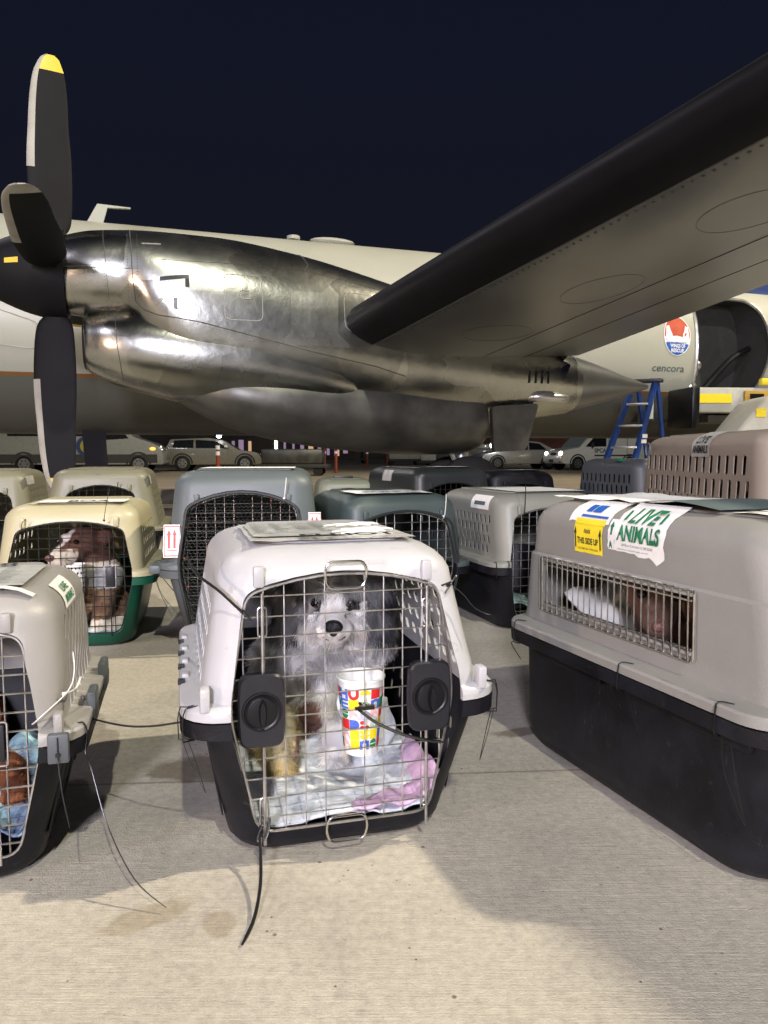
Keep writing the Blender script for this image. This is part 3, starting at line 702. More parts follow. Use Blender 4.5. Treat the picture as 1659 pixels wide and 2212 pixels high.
for y in (.12, .39, .82):
    ztie(B.root, [(-B.W / 2 + .020, y - .02, B.zs + .024), (-B.W / 2 + .004, y, B.zs + .024), (-B.W / 2 - .004, y, B.zs + .01), (-B.W / 2 - .004, y, B.zs - .034), (-B.W / 2 + .03, y, B.zs - .040)], .0022)
ztie(B.root, [(-B.W / 2 + .002, .11, B.zs - .034), (-B.W / 2 - .004, .095, .22), (-B.W / 2 + .004, .065, .155), (-B.W / 2 + .012, .06, .135), (-B.W / 2 + .008, .075, .19), (-B.W / 2 + .004, .09, .27)], .0015)
ztie(B.root, [(-B.W / 2 + .002, .37, B.zs - .034), (-B.W / 2 + .004, .36, .26), (-B.W / 2 + .018, .34, .19)], .0014)
ztie(B.root, [(-B.W / 2 + .002, .82, B.zs - .034), (-B.W / 2 - .006, .83, .27), (-B.W / 2 + .012, .81, .23)], .0018, (-B.W / 2 - .002, .82, .285))

# ---- 3 grey-beige crate cut by the left edge
v = []
for r_, z in enumerate((.345, .385, .425, .465, .503)):
    for k in range(7): v.append((.17 + k * .052 + (.026 if r_ % 2 else 0), z, .017, .050, .013, True))
YC = R(15.5)
Cc = make_crate('pale grey crate cut off by the left edge, white cable tie on its side', (-.800, 1.205, 0), YC, .62, .62, .600,
                'greybeige', 'black', GC, vents=v, latch='squeeze', detail=2, zs=.300, dw=.225, th=.255, bb=.215, dtop=.545, arch=.03, wr=.0020)
Cc.root.scale = (.885,) * 3; Cc.mat = Cc.mat @ Matrix.Diagonal((.885, .885, .885, 1)); ribs(Cc)
for s in (1,):
    for k in range(2):
        mb = MB(); mb.box((s * (Cc.W / 2 - .004), .20 + k * .24, Cc.zs + .015), (.020, .07, .075)); mb.build('side_clip', M['base_grey'], Cc.root, bevel=.006)
    mb = MB(); mb.box((.262, .000, Cc.zs - .005), (.040, .018, .060)); mb.build('front_clip', M['base_grey'], Cc.root, bevel=.004)
ztie(Cc.root, [(.262, -.010, Cc.zs + .020), (.262, -.013, Cc.zs - .02), (.263, -.018, .27), (.272, -.035, .21), (.285, -.05, .15)], .0028, (.262, -.013, Cc.zs - .015))
ztie(Cc.root, [(.290, .06, Cc.zs + .022), (.303, .055, Cc.zs + .023), (.310, .055, Cc.zs), (.306, .05, Cc.zs - .04), (.318, .03, .235), (.352, -.02, .13), (.405, -.09, .05), (.465, -.14, .012)], .0024)
ztie(Cc.root, [(.215, .010, .345), (.235, -.006, .365), (.275, .06, .392), (.282, .10, .42), (.277, .13, .455)], .0028, (.268, .055, .388), 'wtie')
ztie(Cc.root, [(.270, .055, .388), (.285, .10, .385), (.287, .16, .39), (.283, .19, .375)], .0026, None, 'wtie')
mb = MB(); gridpatch(mb, -.10, .185, .12, .42, 12, 10, lambda u, v: (u, v, Cc.H + .008 + .002 * noise.noise(Vector((u * 20, v * 20, 0))))); s5 = mb.build('document_sleeve', M['papergrey'], Cc.root, sharp=None)
mb = MB()
for r_ in range(12):
    for c_ in range(4):
        x0 = -.08 + c_ * .062; y0 = .38 - r_ * .02; x1 = x0 + random.uniform(.02, .05)
        patch(mb, [(x0, y0), (x1, y0), (x1, y0 + .004), (x0, y0 + .004)], lambda u, v: (u, v, Cc.H + .0115))
mb.build('lettering', M['inkgrey'], s5, smooth=False)
mb = MB(); put_text(mb, 'G8', .02, .40, .04, .10, lambda u, v: (u, v, Cc.H + .012), .02); mb.build('lettering', M['ink'], s5, smooth=False)
mb = MB(); gridpatch(mb, -.12, .21, .085, .118, 12, 3, lambda u, v: (u, v, Cc.H + .0085 - max(0, u - .17) * .5)); mb.build('tape_strip', M['paper'], Cc.root, sharp=None)
f6 = Cc.right(.20, .002)
mb = MB(); gridpatch(mb, .0, .15, .535, .590, 8, 8, f6); s6 = mb.build('animal_label', M['paper'], Cc.root, sharp=None)
mb = MB(); f7 = Cc.right(.20, .0035); put_text(mb, 'ANIMALS', .02, .543, .018, .11, f7, .03); put_text(mb, 'LIVE', .035, .567, .014, .07, f7, .03)
mb.build('lettering', M['inkgreen'], s6, smooth=False)

# ---- 4 cream crate with green base (brown dog)
v = vgrid(.15, .55, 7, (.36, .42, .47), .018, .030, .003, 0)
D = make_crate('cream crate with dark green base at left holding the brown and white dog', (-1.235, 2.86, 0), R(12), .64, .72, .578,
               'cream', 'green', GC, vents=v, latch='squeeze', mwire='wiredk', zs=.290, dw=.235, th=.258, bb=.23, dtop=.515, arch=.035, wr=.0020, spacing=.040)
mb = MB(); gridpatch(mb, -.14, .20, .10, .30, 8, 6, lambda u, v: (u, v, D.H + .009)); s7 = mb.build('name_sheet', M['paper'], D.root, sharp=None)
mb = MB(); put_text(mb, 'BOA', 0, .11, .08, .16, lambda u, v: (u - .02, v, D.H + .012), .02); mb.build('lettering', M['ink'], s7, smooth=False)
ztie(D.root, [(.135, .0, .515), (.140, -.012, .545), (.152, -.02, .60), (.165, -.02, .655)], .0024, (.135, .0, .52))
ztie(D.root, [(-.15, .0, .53), (-.165, -.006, .51), (-.160, -.004, .48)], .0024)
for dx in (0, .03):
    ztie(D.root, [(.29, .06 + dx, .318), (.322, .05 + dx, .31), (.322, .05 + dx, .26), (.345, .03 + dx, .20), (.385 + dx, -.02, .13)], .0018)
    ztie(D.root, [(.32, .1 + dx, .28), (.37, .06, .27), (.44, .10, .30)], .0018)
    ztie(D.root, [(.33, .12, .28), (.40, .08, .20), (.46 + dx, .05, .14)], .0011)

# ---- 5 large grey crate, fine mesh door
E5 = make_crate('large all-grey crate with fine black mesh door and red arrow stickers', (-.545, 2.82, 0), R(6), .66, .95, .715,
                'grey', 'base_grey', GC, mwire='wire', latch=None, zs=.335, dw=.238, th=.272, bb=.235, dtop=.63, arch=.055, wr=.0018, spacing=.036, bodyin=.035)
mb = MB(); hh = .0085
yy = .030
z = .07
row = 0
while z < .63:
    s = hspan(E5.outline, z)
    if s:
        x = s[0] + (.0 if row % 2 else .0085)
        pts = []
        while x < s[1]:
            pts.append((x, yy, z)); x += .017
        for (a, _, zz) in pts:
            mb.tube([(a, yy, zz - .004), (a, yy, zz + .004)], .0012, 3); 
            mb.tube([(a, yy, zz + .004), (a + .0085, yy, zz + .0088)], .0012, 3); mb.tube([(a, yy, zz + .004), (a - .0085, yy, zz + .0088)], .0012, 3)
    z += .0128; row += 1
mb.build('mesh_liner', M['wiredk'], E5.root, smooth=False)
mb = MB(); f = [(x * 1.02, .004, E5.zs + (z - E5.zs) * 1.02) for x, z in E5.outline]; mb.tube(f + f[:2], .007, 6); mb.build('door_trim', M['charcoal'], E5.root)
mb = MB()
for (x, z) in ((-.20, .585), (.11, .60), (-.215, .50), (-.222, .38), (-.21, .27)): mb.ell((x, .012, z), (.004, .004, .004), 8, 6)
mb.build('wire_ties', M['orange'], E5.root)
def arrows(K, fn, w_, h_):
    mb = MB(); gridpatch(mb, 0, w_, 0, h_, 5, 5, fn(.0018), jag=lambda u, v, i, j: (u + .004 * noise.noise(Vector((v * 60, i, 0))) * (i in (0, 5)), v)); s = mb.build('arrow_label', M['paper'], K.root, sharp=None)
    q = MB(); g_ = fn(.003); b = .07 * w_
    for (a, b1, c_, d_) in ((.06, .94, .04, .07), (.06, .94, .93, .96), (.04, .08, .04, .96), (.92, .96, .04, .96), (.18, .84, .20, .225)): patch(q, [(w_ * a, h_ * c_), (w_ * b1, h_ * c_), (w_ * b1, h_ * d_), (w_ * a, h_ * d_)], g_)
    for cx in (.33, .67):
        patch(q, [(w_ * (cx - .07), h_ * .28), (w_ * (cx + .07), h_ * .28), (w_ * (cx + .07), h_ * .68), (w_ * (cx - .07), h_ * .68)], g_); patch(q, [(w_ * (cx - .13), h_ * .68), (w_ * (cx + .13), h_ * .68), (w_ * cx, h_ * .86)], g_)
    q.build('arrows', M['red'], s, smooth=False)
arrows(E5, lambda e: (lambda u, v: E5.front(-.300 + u, .385 + v, e + .0005)), .062, .125)
arrows(E5, lambda e: (lambda u, v: E5.front(.252 + u * .9, .445 + v * .9, e + .0005)), .055, .12)
mb = MB(); gridpatch(mb, -.18, .20, .14, .45, 6, 6, lambda u, v: (u, v, E5.H + .009)); mb.build('name_sheet', M['paper'], E5.root, sharp=None)
for s in (-1, 1):
    mb = MB(); mb.box((s * (E5.W / 2 + .012), .12, E5.zs - .002), (.045, .16, .036)); mb.build('side_grip', M['grey'], E5.root, bevel=.008)
ztie(E5.root, [(.16, .012, .60), (.163, .0, .63), (.170, -.004, .69)], .002, (.16, .0, .61), 'wtie')

# ---- 6 khaki crate LAYLA
vk = vgrid(.16, .66, 10, (.375, .42, .465, .51, .555), .018, .022, .0, 0)
F6 = make_crate('khaki crate with black base behind the cream crate, name card reading Layla', (-1.67, 4.32, 0), R(14), .75, .86, .69,
                'khaki', 'black', GC, vents=vk, mwire='wiredk', latch=None, zs=.320, dw=.22, th=.275, dtop=.60, arch=.05, spacing=.04)
mb = MB(); gridpatch(mb, -.12, .10, 0, .06, 5, 3, lambda u, v: (u + .0, F6.front(0, F6.H - .0005 - (.06 - v) * .5, .002)[1] + (0.0), F6.H - .004 + v * .12 - .028)); 
s8 = mb.build('name_card', M['paper'], F6.root, sharp=None)
mb = MB(); put_text(mb, 'Layla', -.09, .012, .038, .15, lambda u, v: (u, F6.front(0, F6.H - .0005 - (.06 - v) * .5, .004)[1], F6.H - .0025 + v * .12 - .028), .02); mb.build('lettering', M['ink'], s8, smooth=False)
mb = MB(); gridpatch(mb, .06, .20, .60, .655, 5, 3, F6.right(0, .002)); mb.build('reflective_sticker', M['tape'], F6.root, sharp=None)
mb = MB(); gridpatch(mb, .02, .04, .40, .41, 1, 1, lambda u, v: (u, v, F6.H)); 
ztie(F6.root, [(.10, .01, .60), (.105, -.01, .615), (.10, 0, .59)], .003)

# ---- 7 khaki crate at the far left
v7 = vgrid(.16, .66, 10, (.50, .55), .018, .030, .004, 0)
G7 = make_crate('khaki crate at the far left edge with foil sticker on its side', (-2.40, 4.30, 0), R(16), .68, .86, .68,
                'khaki', 'black', GC, vents=v7, mwire='wiredk', latch=None, zs=.320, dw=.22, th=.275, dtop=.58, arch=.05, spacing=.04)
mb = MB(); gridpatch(mb, .05, .30, .595, .645, 5, 3, G7.right(0, .002)); mb.build('reflective_sticker', M['tape'], G7.root, sharp=None)

# ---- 8 dark grey crate BONNIE
H8 = make_crate('dark grey crate with name card reading BONNIE behind the white crate', (.10, 3.10, 0), R(19), .64, .74, .605,
                'dkgrey', 'black', GC, vents=vgrid(.16, .56, 7, (.40, .46), .02, .03, 0, 0), mwire='wire', latch=None, zs=.290, dw=.235, th=.262, dtop=.535, arch=.045, spacing=.040, bb=.23)
mb = MB(); f = [(x * 1.02, .006, H8.zs + (z - H8.zs) * 1.02) for x, z in H8.outline]; mb.tube(f + f[:2], .006, 6); mb.build('door_trim', M['charcoal'], H8.root)
mb = MB(); gridpatch(mb, -.20, .15, .09, .34, 8, 6, lambda u, v: (u, v, H8.H + .008 + .004 * noise.noise(Vector((u * 10, v * 10, 0))))); s9 = mb.build('name_sheet', M['paper'], H8.root, sharp=None)
mb = MB(); put_text(mb, 'BONNIE', -.15, .11, .075, .26, lambda u, v: (u, v, H8.H + .0135), .02); mb.build('lettering', M['ink'], s9, smooth=False)
ztie(H8.root, [(.165, .01, .50), (.168, -.006, .52), (.172, -.010, .58), (.174, -.006, .61)], .0022, (.165, .0, .515), 'wtie')

# ---- 9 light grey crate
v9 = []
for r_, z in enumerate((.355, .40, .445, .49)):
    for k in range(11): v9.append((.15 + k * .045 + (.0 if r_ % 2 else .02), z, .017, .034, .004, True))
I9 = make_crate('light grey crate with black base and slatted side, black and white dog inside', (.765, 3.22, 0), R(18), .62, .80, .605,
                'ltgrey', 'black', GC, vents=v9, mwire='wire', latch='squeeze', zs=.29, dw=.225, th=.258, dtop=.545, arch=.04, spacing=.038, bb=.24)
mb = MB(); gridpatch(mb, .05, .24, .53, .59, 4, 4, lambda u, v: I9.left(.40, .002)(u, v)); s10 = mb.build('animal_label', M['paper'], I9.root, sharp=None)
mb = MB(); gridpatch(mb, .09, .20, .545, .562, 1, 1, lambda u, v: I9.left(.40, .0035)(u, v)); mb.build('label_print', M['inkgrey'], s10, smooth=False)
mb = MB(); gridpatch(mb, -.15, .2, .10, .50, 6, 6, lambda u, v: (u, v, I9.H + .009)); mb.build('name_sheet', M['paper'], I9.root, sharp=None)
ztie(I9.root, [(-.175, .01, .49), (-.172, -.008, .52), (-.168, -.010, .60), (-.168, -.008, .72)], .0022, (-.175, .0, .495))
for x in (-.30, -.24): ztie(I9.root, [(x, .02, .314), (x, -.004, .315), (x, -.006, .25)], .0024)

# ---- 10..13 far ones
J = make_crate('small pale green crate between the grey and the dark crates at the back', (-.25, 5.2, 0), R(8), .56, .70, .60, 'palegreen', 'black', GC, latch=None, mwire='wiredk', detail=0, dtop=.54)
mb = MB(); mb.box((-.02, .20, .612), (.14, .03, .02)); mb.build('carry_handle', M['charcoal'], J.root, bevel=.004)
Kc = make_crate('charcoal crate with name card in the back row beside the pale green crate', (.47, 4.70, 0), R(24), .68, .90, .69, 'charcoal', 'black', GC, latch=None, mwire='wiredk', detail=1, dtop=.60, arch=.05, th=.28)
mb = MB(); gridpatch(mb, -.10, .14, .10, .25, 4, 4, lambda u, v: (u, v, Kc.H + .009)); s11 = mb.build('name_sheet', M['paper'], Kc.root, sharp=None)
mb = MB(); put_text(mb, 'TED', -.05, .12, .07, .12, lambda u, v: (u, v, Kc.H + .012), .02); mb.build('lettering', M['inkgrey'], s11, smooth=False)
mb = MB(); gridpatch(mb, .05, .20, .60, .67, 4, 4, lambda u, v: Kc.left(.60, .002)(u, v)); mb.build('label_sticker', M['papergrey'], Kc.root, sharp=None)
Lc = make_crate('black crate in the back row just right of the charcoal crate', (1.00, 5.1, 0), R(20), .64, .86, .66, 'black', 'black', GC, latch=None, mwire='wiredk', detail=1, dtop=.58, arch=.04, th=.265)
mb = MB(); gridpatch(mb, -.06, .14, .10, .25, 4, 4, lambda u, v: (u, v, Lc.H + .009)); mb.build('name_sheet', M['papergrey'], Lc.root, sharp=None)
mb = MB(); gridpatch(mb, .05, .20, .58, .64, 4, 4, lambda u, v: Lc.left(.60, .002)(u, v)); mb.build('label_sticker', M['papergrey'], Lc.root, sharp=None)
vx = vgrid(.14, .80, 11, (.44, .52, .60), .026, .062, .0, .03)
Mc = make_crate('dark grey slotted crate behind the big pinkish crate at right', (2.08, 5.25, 0), R(14), .66, .92, .74, 'base_grey', 'black', GC, vents=vx, door=None, detail=0, th=.285)
mb = MB(); mb.box((-.26, .3, .735), (.05, .06, .015)); mb.build('tape_mark', M['inkgreen'], Mc.root)
vxl = []
for r_, z in enumerate((.50, .578, .656, .734)):
    for k in range(15): vxl.append((.14 + k * .066 + (.033 if r_ % 2 else 0), z + (.008 if r_ % 2 else 0), .027, .066, 0, True))
Nc = make_crate('very large pinkish taupe slotted crate at right edge with black LIVE ANIMALS label', (1.555, 2.30, 0), R(-1), .80, 1.24, .86, 'pinktaupe', 'black', GC, vents=vxl, door=None, detail=0, zs=.40, th=.345, ledge=False, fil=.05, vside=-1)
mb = MB(); gridpatch(mb, .0, .17, .77, .865, 6, 6, Nc.left(.62, .002)); s12 = mb.build('animal_label', M['papergrey'], Nc.root, sharp=None)
mb = MB(); f8 = Nc.left(.62, .0035); put_text(mb, 'ANIMALS', .012, .785, .026, .14, f8, .03); put_text(mb, 'LIVE', .035, .820, .026, .10, f8, .03, slant=.2); mb.build('lettering', M['ink'], s12, smooth=False)
mb = MB(); pts = [(-Nc.W / 2 + .03, 1.06 + .03 * math.cos(a), .80 + .03 * math.sin(a)) for a in [R(k * 30) for k in range(-2, 9)]]
mb.tube([(p[0] + .0, p[1], p[2]) for p in pts], .004, 6); mb.build('carry_ring', M['grey'], Nc.root)

# cord between the pale grey crate and the white one
mb = MB(); mb.tube(crv([world(Cc, (.306, .16, .295)).lerp(world(A, (-.312, .035, .297)), k / 4) - Vector((0, 0, .012 * math.sin(PI * k / 4))) for k in range(5)], 4), .0020, 6)
tag(mb.build('cord', M['rope']), 'thin black cord stretched between the pale grey crate and the white crate', 'cord')

# ------------------------------------------------------------------ the aeroplane
AX = Vector((.951, .309, 0)); NN = Vector((.309, -.951, 0)); ZZ = Vector((0, 0, 1))
HUB = Vector((-2.93, 6.70, 2.37))
def ac(s, b, z): return Vector((HUB.x, HUB.y, 0)) + AX * s + NN * b + ZZ * z
plane = empty('propeller_plane', (3.5, 12.0, 0), 0, 'propeller transport plane with polished engine nacelle, its wing reaching over the crates', 'airplane')
PT = Matrix.Translation((-3.5, -12.0, 0))
def apart(mb, name, m, parent=None, **k):
    par = parent or plane
    off = Vector((3.5, 12.0, 0))
    mb.v = [tuple(Vector(v) - off) for v in mb.v]
    return mb.build(name, m, par, **k)
# fuselage
FR, FZ, FB = 1.42, 2.475, -3.80
def fus(a, ang, r=FR, e=0.):
    k = 1.
    zc = FZ
    if a < -6: t = min(1, (-6 - a) / 6); k = math.sqrt(max(0.0, 1 - t * t)) * .999 + .001
    if a > 17: t = min(1, (a - 17) / 8); k = 1 - .85 * t; zc = FZ + .8 * t
    return ac(a, FB, zc) + (NN * math.cos(ang) + ZZ * math.sin(ang)) * (r * k + e)
SEG = 72
def fring(a, r=FR): return [fus(a, 2 * PI * k / SEG, r) for k in range(SEG)]
stations = [-11.95, -11.6, -11, -10, -9, -8, -7, -6, -4, -2, 0, 2, 4, 6, 8, 9, 10, 11, 12, 14, 17, 19, 21, 23, 25]
stripe_ang = math.asin((1.74 - FZ) / FR)
mb = MB(); mb.rings([fring(a) for a in stations] + [fring(a, FR - .07) for a in stations[::-1]][:0])
outer = [fring(a) for a in stations]; innr = [[fus(a, 2 * PI * k / SEG, FR - .09) for k in range(SEG)] for a in (-4, 17)]
mb = MB(); mb.rings(outer); mb.rings([r for r in innr][::-1])
fz = apart(mb, 'fuselage', M['fusewhite'], sharp=50)
def fuselage_mat():
    m = M['fusewhite'].copy(); n = m.node_tree; b = n.nodes['Principled BSDF']; L = n.links.new
    t = n.nodes['Texture Coordinate']; sp = n.nodes.new('ShaderNodeSeparateXYZ'); L(t.outputs['Object'], sp.inputs[0])
    old = b.inputs['Base Color'].links[0].from_socket
    r = n.nodes.new('ShaderNodeValToRGB'); r.color_ramp.interpolation = 'CONSTANT'
    mr = n.nodes.new('ShaderNodeMapRange'); L(sp.outputs['Z'], mr.inputs[0]); mr.inputs[1].default_value = 0; mr.inputs[2].default_value = 4
    e = r.color_ramp.elements; e[0].position = 0; e[0].color = (.25, .26, .27, 1); e[1].position = 1.715 / 4; e[1].color = (.50, .22, .07, 1)
    q = e.new(1.755 / 4); q.color = (1, 1, 1, 1); L(mr.outputs[0], r.inputs[0])
    x = n.nodes.new('ShaderNodeMix'); x.data_type = 'RGBA'; x.blend_type = 'MULTIPLY'; x.inputs[0].default_value = 1; L(old, x.inputs[6]); L(r.outputs[0], x.inputs[7])
    g2 = n.nodes.new('ShaderNodeMath'); g2.operation = 'LESS_THAN'; L(sp.outputs['Z'], g2.inputs[0]); g2.inputs[1].default_value = 1.715
    L(x.outputs[2], b.inputs['Base Color'])
    # grime and faint skin seams
    return m
fz.data.materials[0] = fuselage_mat()
# cargo doorway
da0, da1, dz0, dz1 = 8.98, 10.5, 1.66, 3.30
c = MB(); pd = rpoly([(da0 + .12, dz0), (da1 - .18, dz0), (da1 + .04, (dz0 + dz1) / 2), (da1 - .12, dz1), (da0 + .08, dz1), (da0 + .04, (dz0 + dz1) / 2)], [.15, .3, .8, .35, .1, .5], 6)
off = Vector((3.5, 12., 0))
c.prism(pd, lambda u, v, d: ac(u, FB + d, v) - off, .7, 2.2); boolean(fz, c)
fz.data.materials.append(M['cladding'])  # inner skin coloured dark to put shade inside the doorway
for p_ in fz.data.polygons:
    q_ = p_.center + off - ac(0, FB, FZ); q_ -= AX * q_.dot(AX)
    if q_.length < FR - .02 and 8.0 < (p_.center + off - ac(0, FB, FZ)).dot(AX) < 12 or (q_.length < FR * .95 and p_.normal.dot(q_) < 0): p_.material_index = 1
mb = MB(); f = [fus(u, math.asin(max(-1, min(1, (v - FZ) / FR))), FR, .004) for u, v in pd]; mb.tube(f + f[:2], .030, 6); apart(mb, 'door_frame', M['alu'])
mb = MB(); mb.prism([(8.3, 1.3), (11.4, 1.3), (11.4, 1.62), (8.3, 1.62)], lambda u, v, d: ac(u, FB + d, v), -1.0, .98); apart(mb, 'cabin_floor', M['darkmetal'], smooth=False)
for nm_, P_, d0_, d1_ in (('shade_box_back', [(8.3, 1.3), (11.3, 1.3), (11.3, 3.7), (8.3, 3.7)], -.70, -.60), ('shade_box_side', [(8.3, 1.62), (8.36, 1.62), (8.36, 3.6), (8.3, 3.6)], -.6, .8), ('shade_box_side', [(11.3, 1.62), (11.36, 1.62), (11.36, 3.6), (11.3, 3.6)], -.6, .8), ('shade_box_top', [(8.3, 3.45), (11.3, 3.45), (11.3, 3.5), (8.3, 3.5)], -.6, .85)):
    mb = MB(); mb.prism(P_, lambda u, v, d: ac(u, FB + d, v), d0_, d1_); apart(mb, nm_, M['cladding'], smooth=False)  # dark box added behind the doorway so the cabin reads as shaded
mb = MB(); mb.prism([(9.0, 1.64), (10.0, 1.64), (10.0, 2.75), (9.0, 2.75)], lambda u, v, d: ac(u, FB + d, v), -.2, .0); apart(mb, 'cabin_liner', M['darkmetal'], bevel=.05)
mb = MB(); mb.tube(crv([ac(9.25, FB + 1.18, 1.70), ac(9.6, FB + 1.12, 2.0), ac(10.0, FB + 1.1, 2.35), ac(10.45, FB + 1.0, 2.55)], 5), .05, 8); apart(mb, 'cargo_net', M['blackrub'])
mb = MB()
for k in range(5): mb.ell(ac(9.03 + .035 * k + .03 * math.sin(k * 2), FB + 1.24 - .01 * k, 1.74 + .115 * k), (.10, .09, .095), 10, 8)
apart(mb, 'foil_duct', M['alu'])
# decals on the fuselage: u aft, v up
def fdec(e): return lambda u, v: fus(u, math.asin(max(-1, min(1, (v - FZ) / FR))), FR, e)
ang2 = lambda v: v
lu, lv = 8.66, 2.62
mb = MB(); mb.add([fdec(.006)(lu + .25 * math.cos(2 * PI * k / 40), lv + .31 * math.sin(2 * PI * k / 40)) for k in range(40)] + [fdec(.006)(lu, lv)], [(k, (k + 1) % 40, 40) for k in range(40)])
lg = apart(mb, 'round_emblem', M['refl'], smooth=False)
mb = MB(); up = [(lu + .235 * math.cos(R(a)), lv + .295 * math.sin(R(a))) for a in range(-8, 189, 6)]
mb.add([fdec(.010)(*p) for p in up] + [fdec(.010)(lu, lv)], [(k, k + 1, len(up)) for k in range(len(up) - 1)]); apart(mb, 'emblem_print', M['cup_redd'] if 'cup_redd' in M else mat('emblem_red', (.45, .07, .03), .5), smooth=False)
mb = MB(); lo = [(lu + .235 * math.cos(R(a)), lv + .295 * math.sin(R(a))) for a in range(202, 339, 6)]
mb.add([fdec(.010)(*p) for p in lo] + [fdec(.010)(lu, lv - .11)], [(k, k + 1, len(lo)) for k in range(len(lo) - 1)] + [(len(lo) - 1, 0, len(lo))]); apart(mb, 'emblem_print', M['inkblue'], smooth=False)
mb = MB()
for sx_ in (-1, 1):      # two pale animal outlines leaning to the middle
    P_ = [(lu + sx_ * (.15 + dx), lv + dz) for dx, dz in ((.03, -.09), (-.06, -.09), (-.05, .02), (-.02, .08), (.0, .15), (.05, .14), (.06, .05), (.07, -.05))]
    mb.add([fdec(.014)(*p) for p in P_], [tuple(range(len(P_)))])
mb.add([fdec(.014)(lu + a, lv + b_) for a, b_ in ((-.20, -.10), (.20, -.10), (.16, -.065), (-.16, -.065))], [(0, 1, 2, 3)])
apart(mb, 'emblem_print', M['refl'], smooth=False)
mb = MB()
put_text(mb, 'WINGS OF', lu - .14, lv - .185, .055, .28, fdec(.015), .03); put_text(mb, 'RESCUE', lu - .12, lv - .255, .055, .24, fdec(.015), .03)
apart(mb, 'lettering', M['refl'], smooth=False)
mb = MB(); put_text(mb, 'cencora', lu - .42, lv - .55, .11, .60, fdec(.008), .012); apart(mb, 'lettering', M['inkgrey'], smooth=False)
mb = MB(); put_text(mb, 'Impact Foundation', lu - .45, lv - .68, .055, .68, fdec(.008), .0); apart(mb, 'lettering', M['papergrey'], smooth=False)
mb = MB(); put_text(mb, 'NOAA'[:1] + 'ORTH', 10.82, 2.42, .45, 2.0, fdec(.008), .04); apart(mb, 'lettering', M['inkblue'], smooth=False)
mb = MB(); gridpatch(mb, 10.2, 16.9, 3.46, 3.75, 30, 3, fdec(.006)); apart(mb, 'blue_band', mat('navy_paint', (.01, .03, .14), .4))
# cabin roof fittings
mb = MB(); a0 = .02
mb.prism([(a0, 3.88), (a0 + .22, 3.88), (a0 + .30, 4.15), (a0 + .60, 4.165), (a0 + .60, 4.18), (a0 + .17, 4.19)], lambda u, v, d: ac(u, FB + d, v), -.025, .025); apart(mb, 'antenna', M['fusewhite'])
for a, h in ((2.9, .03), (6.5, .12), (8.0, .03)):
    mb = MB(); mb.cyl(ac(a, FB, 3.95), ac(a, FB, 3.97 + h), .05 if h > .1 else .10, 10); apart(mb, 'antenna', M['fusewhite'])
mb = MB()
for a in (3.5,): mb.ell(ac(a, FB, 3.97), (.35, .12, .06), 14, 8, Matrix.Rotation(math.atan2(AX.y, AX.x), 3, 'Z'))
apart(mb, 'antenna_blister', M['fusewhite'])
# front hatch line seen behind the spinner
mb = MB(); P_ = rpoly([(-1.35, 2.12), (-.45, 2.02), (-.40, 2.32), (-1.3, 2.6)], .12, 5); f = [fdec(.002)(*p) for p in P_]; mb.tube(f + f[:2], .006, 4); apart(mb, 'hatch_seam', M['propedge'])

# tail fin and tailplane (out of frame)
mb = MB(); mb.prism([(18.5, 3.7), (21.2, 7.2), (23.4, 7.2), (24.6, 3.9)], lambda u, v, d: ac(u, FB + d, v), -.14, .14); apart(mb, 'tail_fin', M['fusewhite'], bevel=.08)
for s in (-1, 1):
    mb = MB(); mb.prism([(21.2, 0), (22.6, 4.8), (23.8, 4.8), (24.2, 0)], lambda u, v, d: ac(u, FB + s * v, 3.75 + d), -.1, .1); apart(mb, 'tailplane', M['fusewhite'], bevel=.05)

# nacelle
NT0 = [(.08, 2.78, 2.08, .34), (.3, 2.84, 2.05, .40), (.6, 2.87, 2.00, .45), (.8, 2.88, 1.72, .52), (1.1, 2.88, 1.42, .575), (1.54, 2.865, 1.24, .60), (2.0, 2.80, 1.17, .62), (2.46, 2.71, 1.12, .63),
      (3.2, 2.52, 1.08, .62), (4.0, 2.3, 1.10, .60), (4.8, 2.0, 1.19, .54), (5.15, 1.90, 1.24, .45)]
NT = [(a, b_ - .04 * max(0, b_ - .78), c_ - .03 * max(0, c_ - .78), d_) for a, b_, c_, d_ in NT0]
def smooth_tab(T, n=5):
    out = []
    for i in range(len(T) - 1):
        a = T[max(i - 1, 0)]; b_ = T[i]; c_ = T[i + 1]; d_ = T[min(i + 2, len(T) - 1)]
        for k in range(n):
            t = k / n
            out.append(tuple(.5 * ((2 * b_[j]) + (c_[j] - a[j]) * t + (2 * a[j] - 5 * b_[j] + 4 * c_[j] - d_[j]) * t * t + (3 * b_[j] - a[j] - 3 * c_[j] + d_[j]) * t ** 3) for j in range(len(b_))))
    return out + [T[-1]]
def sring(s, zt, zb, hb, n=56, ex=2.35, b0=0.):
    out = []
    for k in range(n):
        a = 2 * PI * k / n; c_, s_ = math.cos(a), math.sin(a)
        out.append(ac(s, b0 + hb * math.copysign(abs(c_) ** (2 / ex), c_), (zt + zb) / 2 + (zt - zb) / 2 * math.copysign(abs(s_) ** (2 / ex), s_)))
    return out
NTs = smooth_tab(NT)
mb = MB(); mb.rings([sring(*t) for t in NTs]); nac = apart(mb, 'nacelle', M['skinmetal'], sharp=60)
mb = MB(); mb.rings([sring(*t) for t in smooth_tab([(5.10, 1.885, 1.225, .46), (5.5, 1.79, 1.32, .34), (5.9, 1.68, 1.42, .20), (6.28, 1.585, 1.53, .05)], 3)]); apart(mb, 'tail_cone', M['wingmetal'], nac, sharp=60)
from mathutils.bvhtree import BVHTree
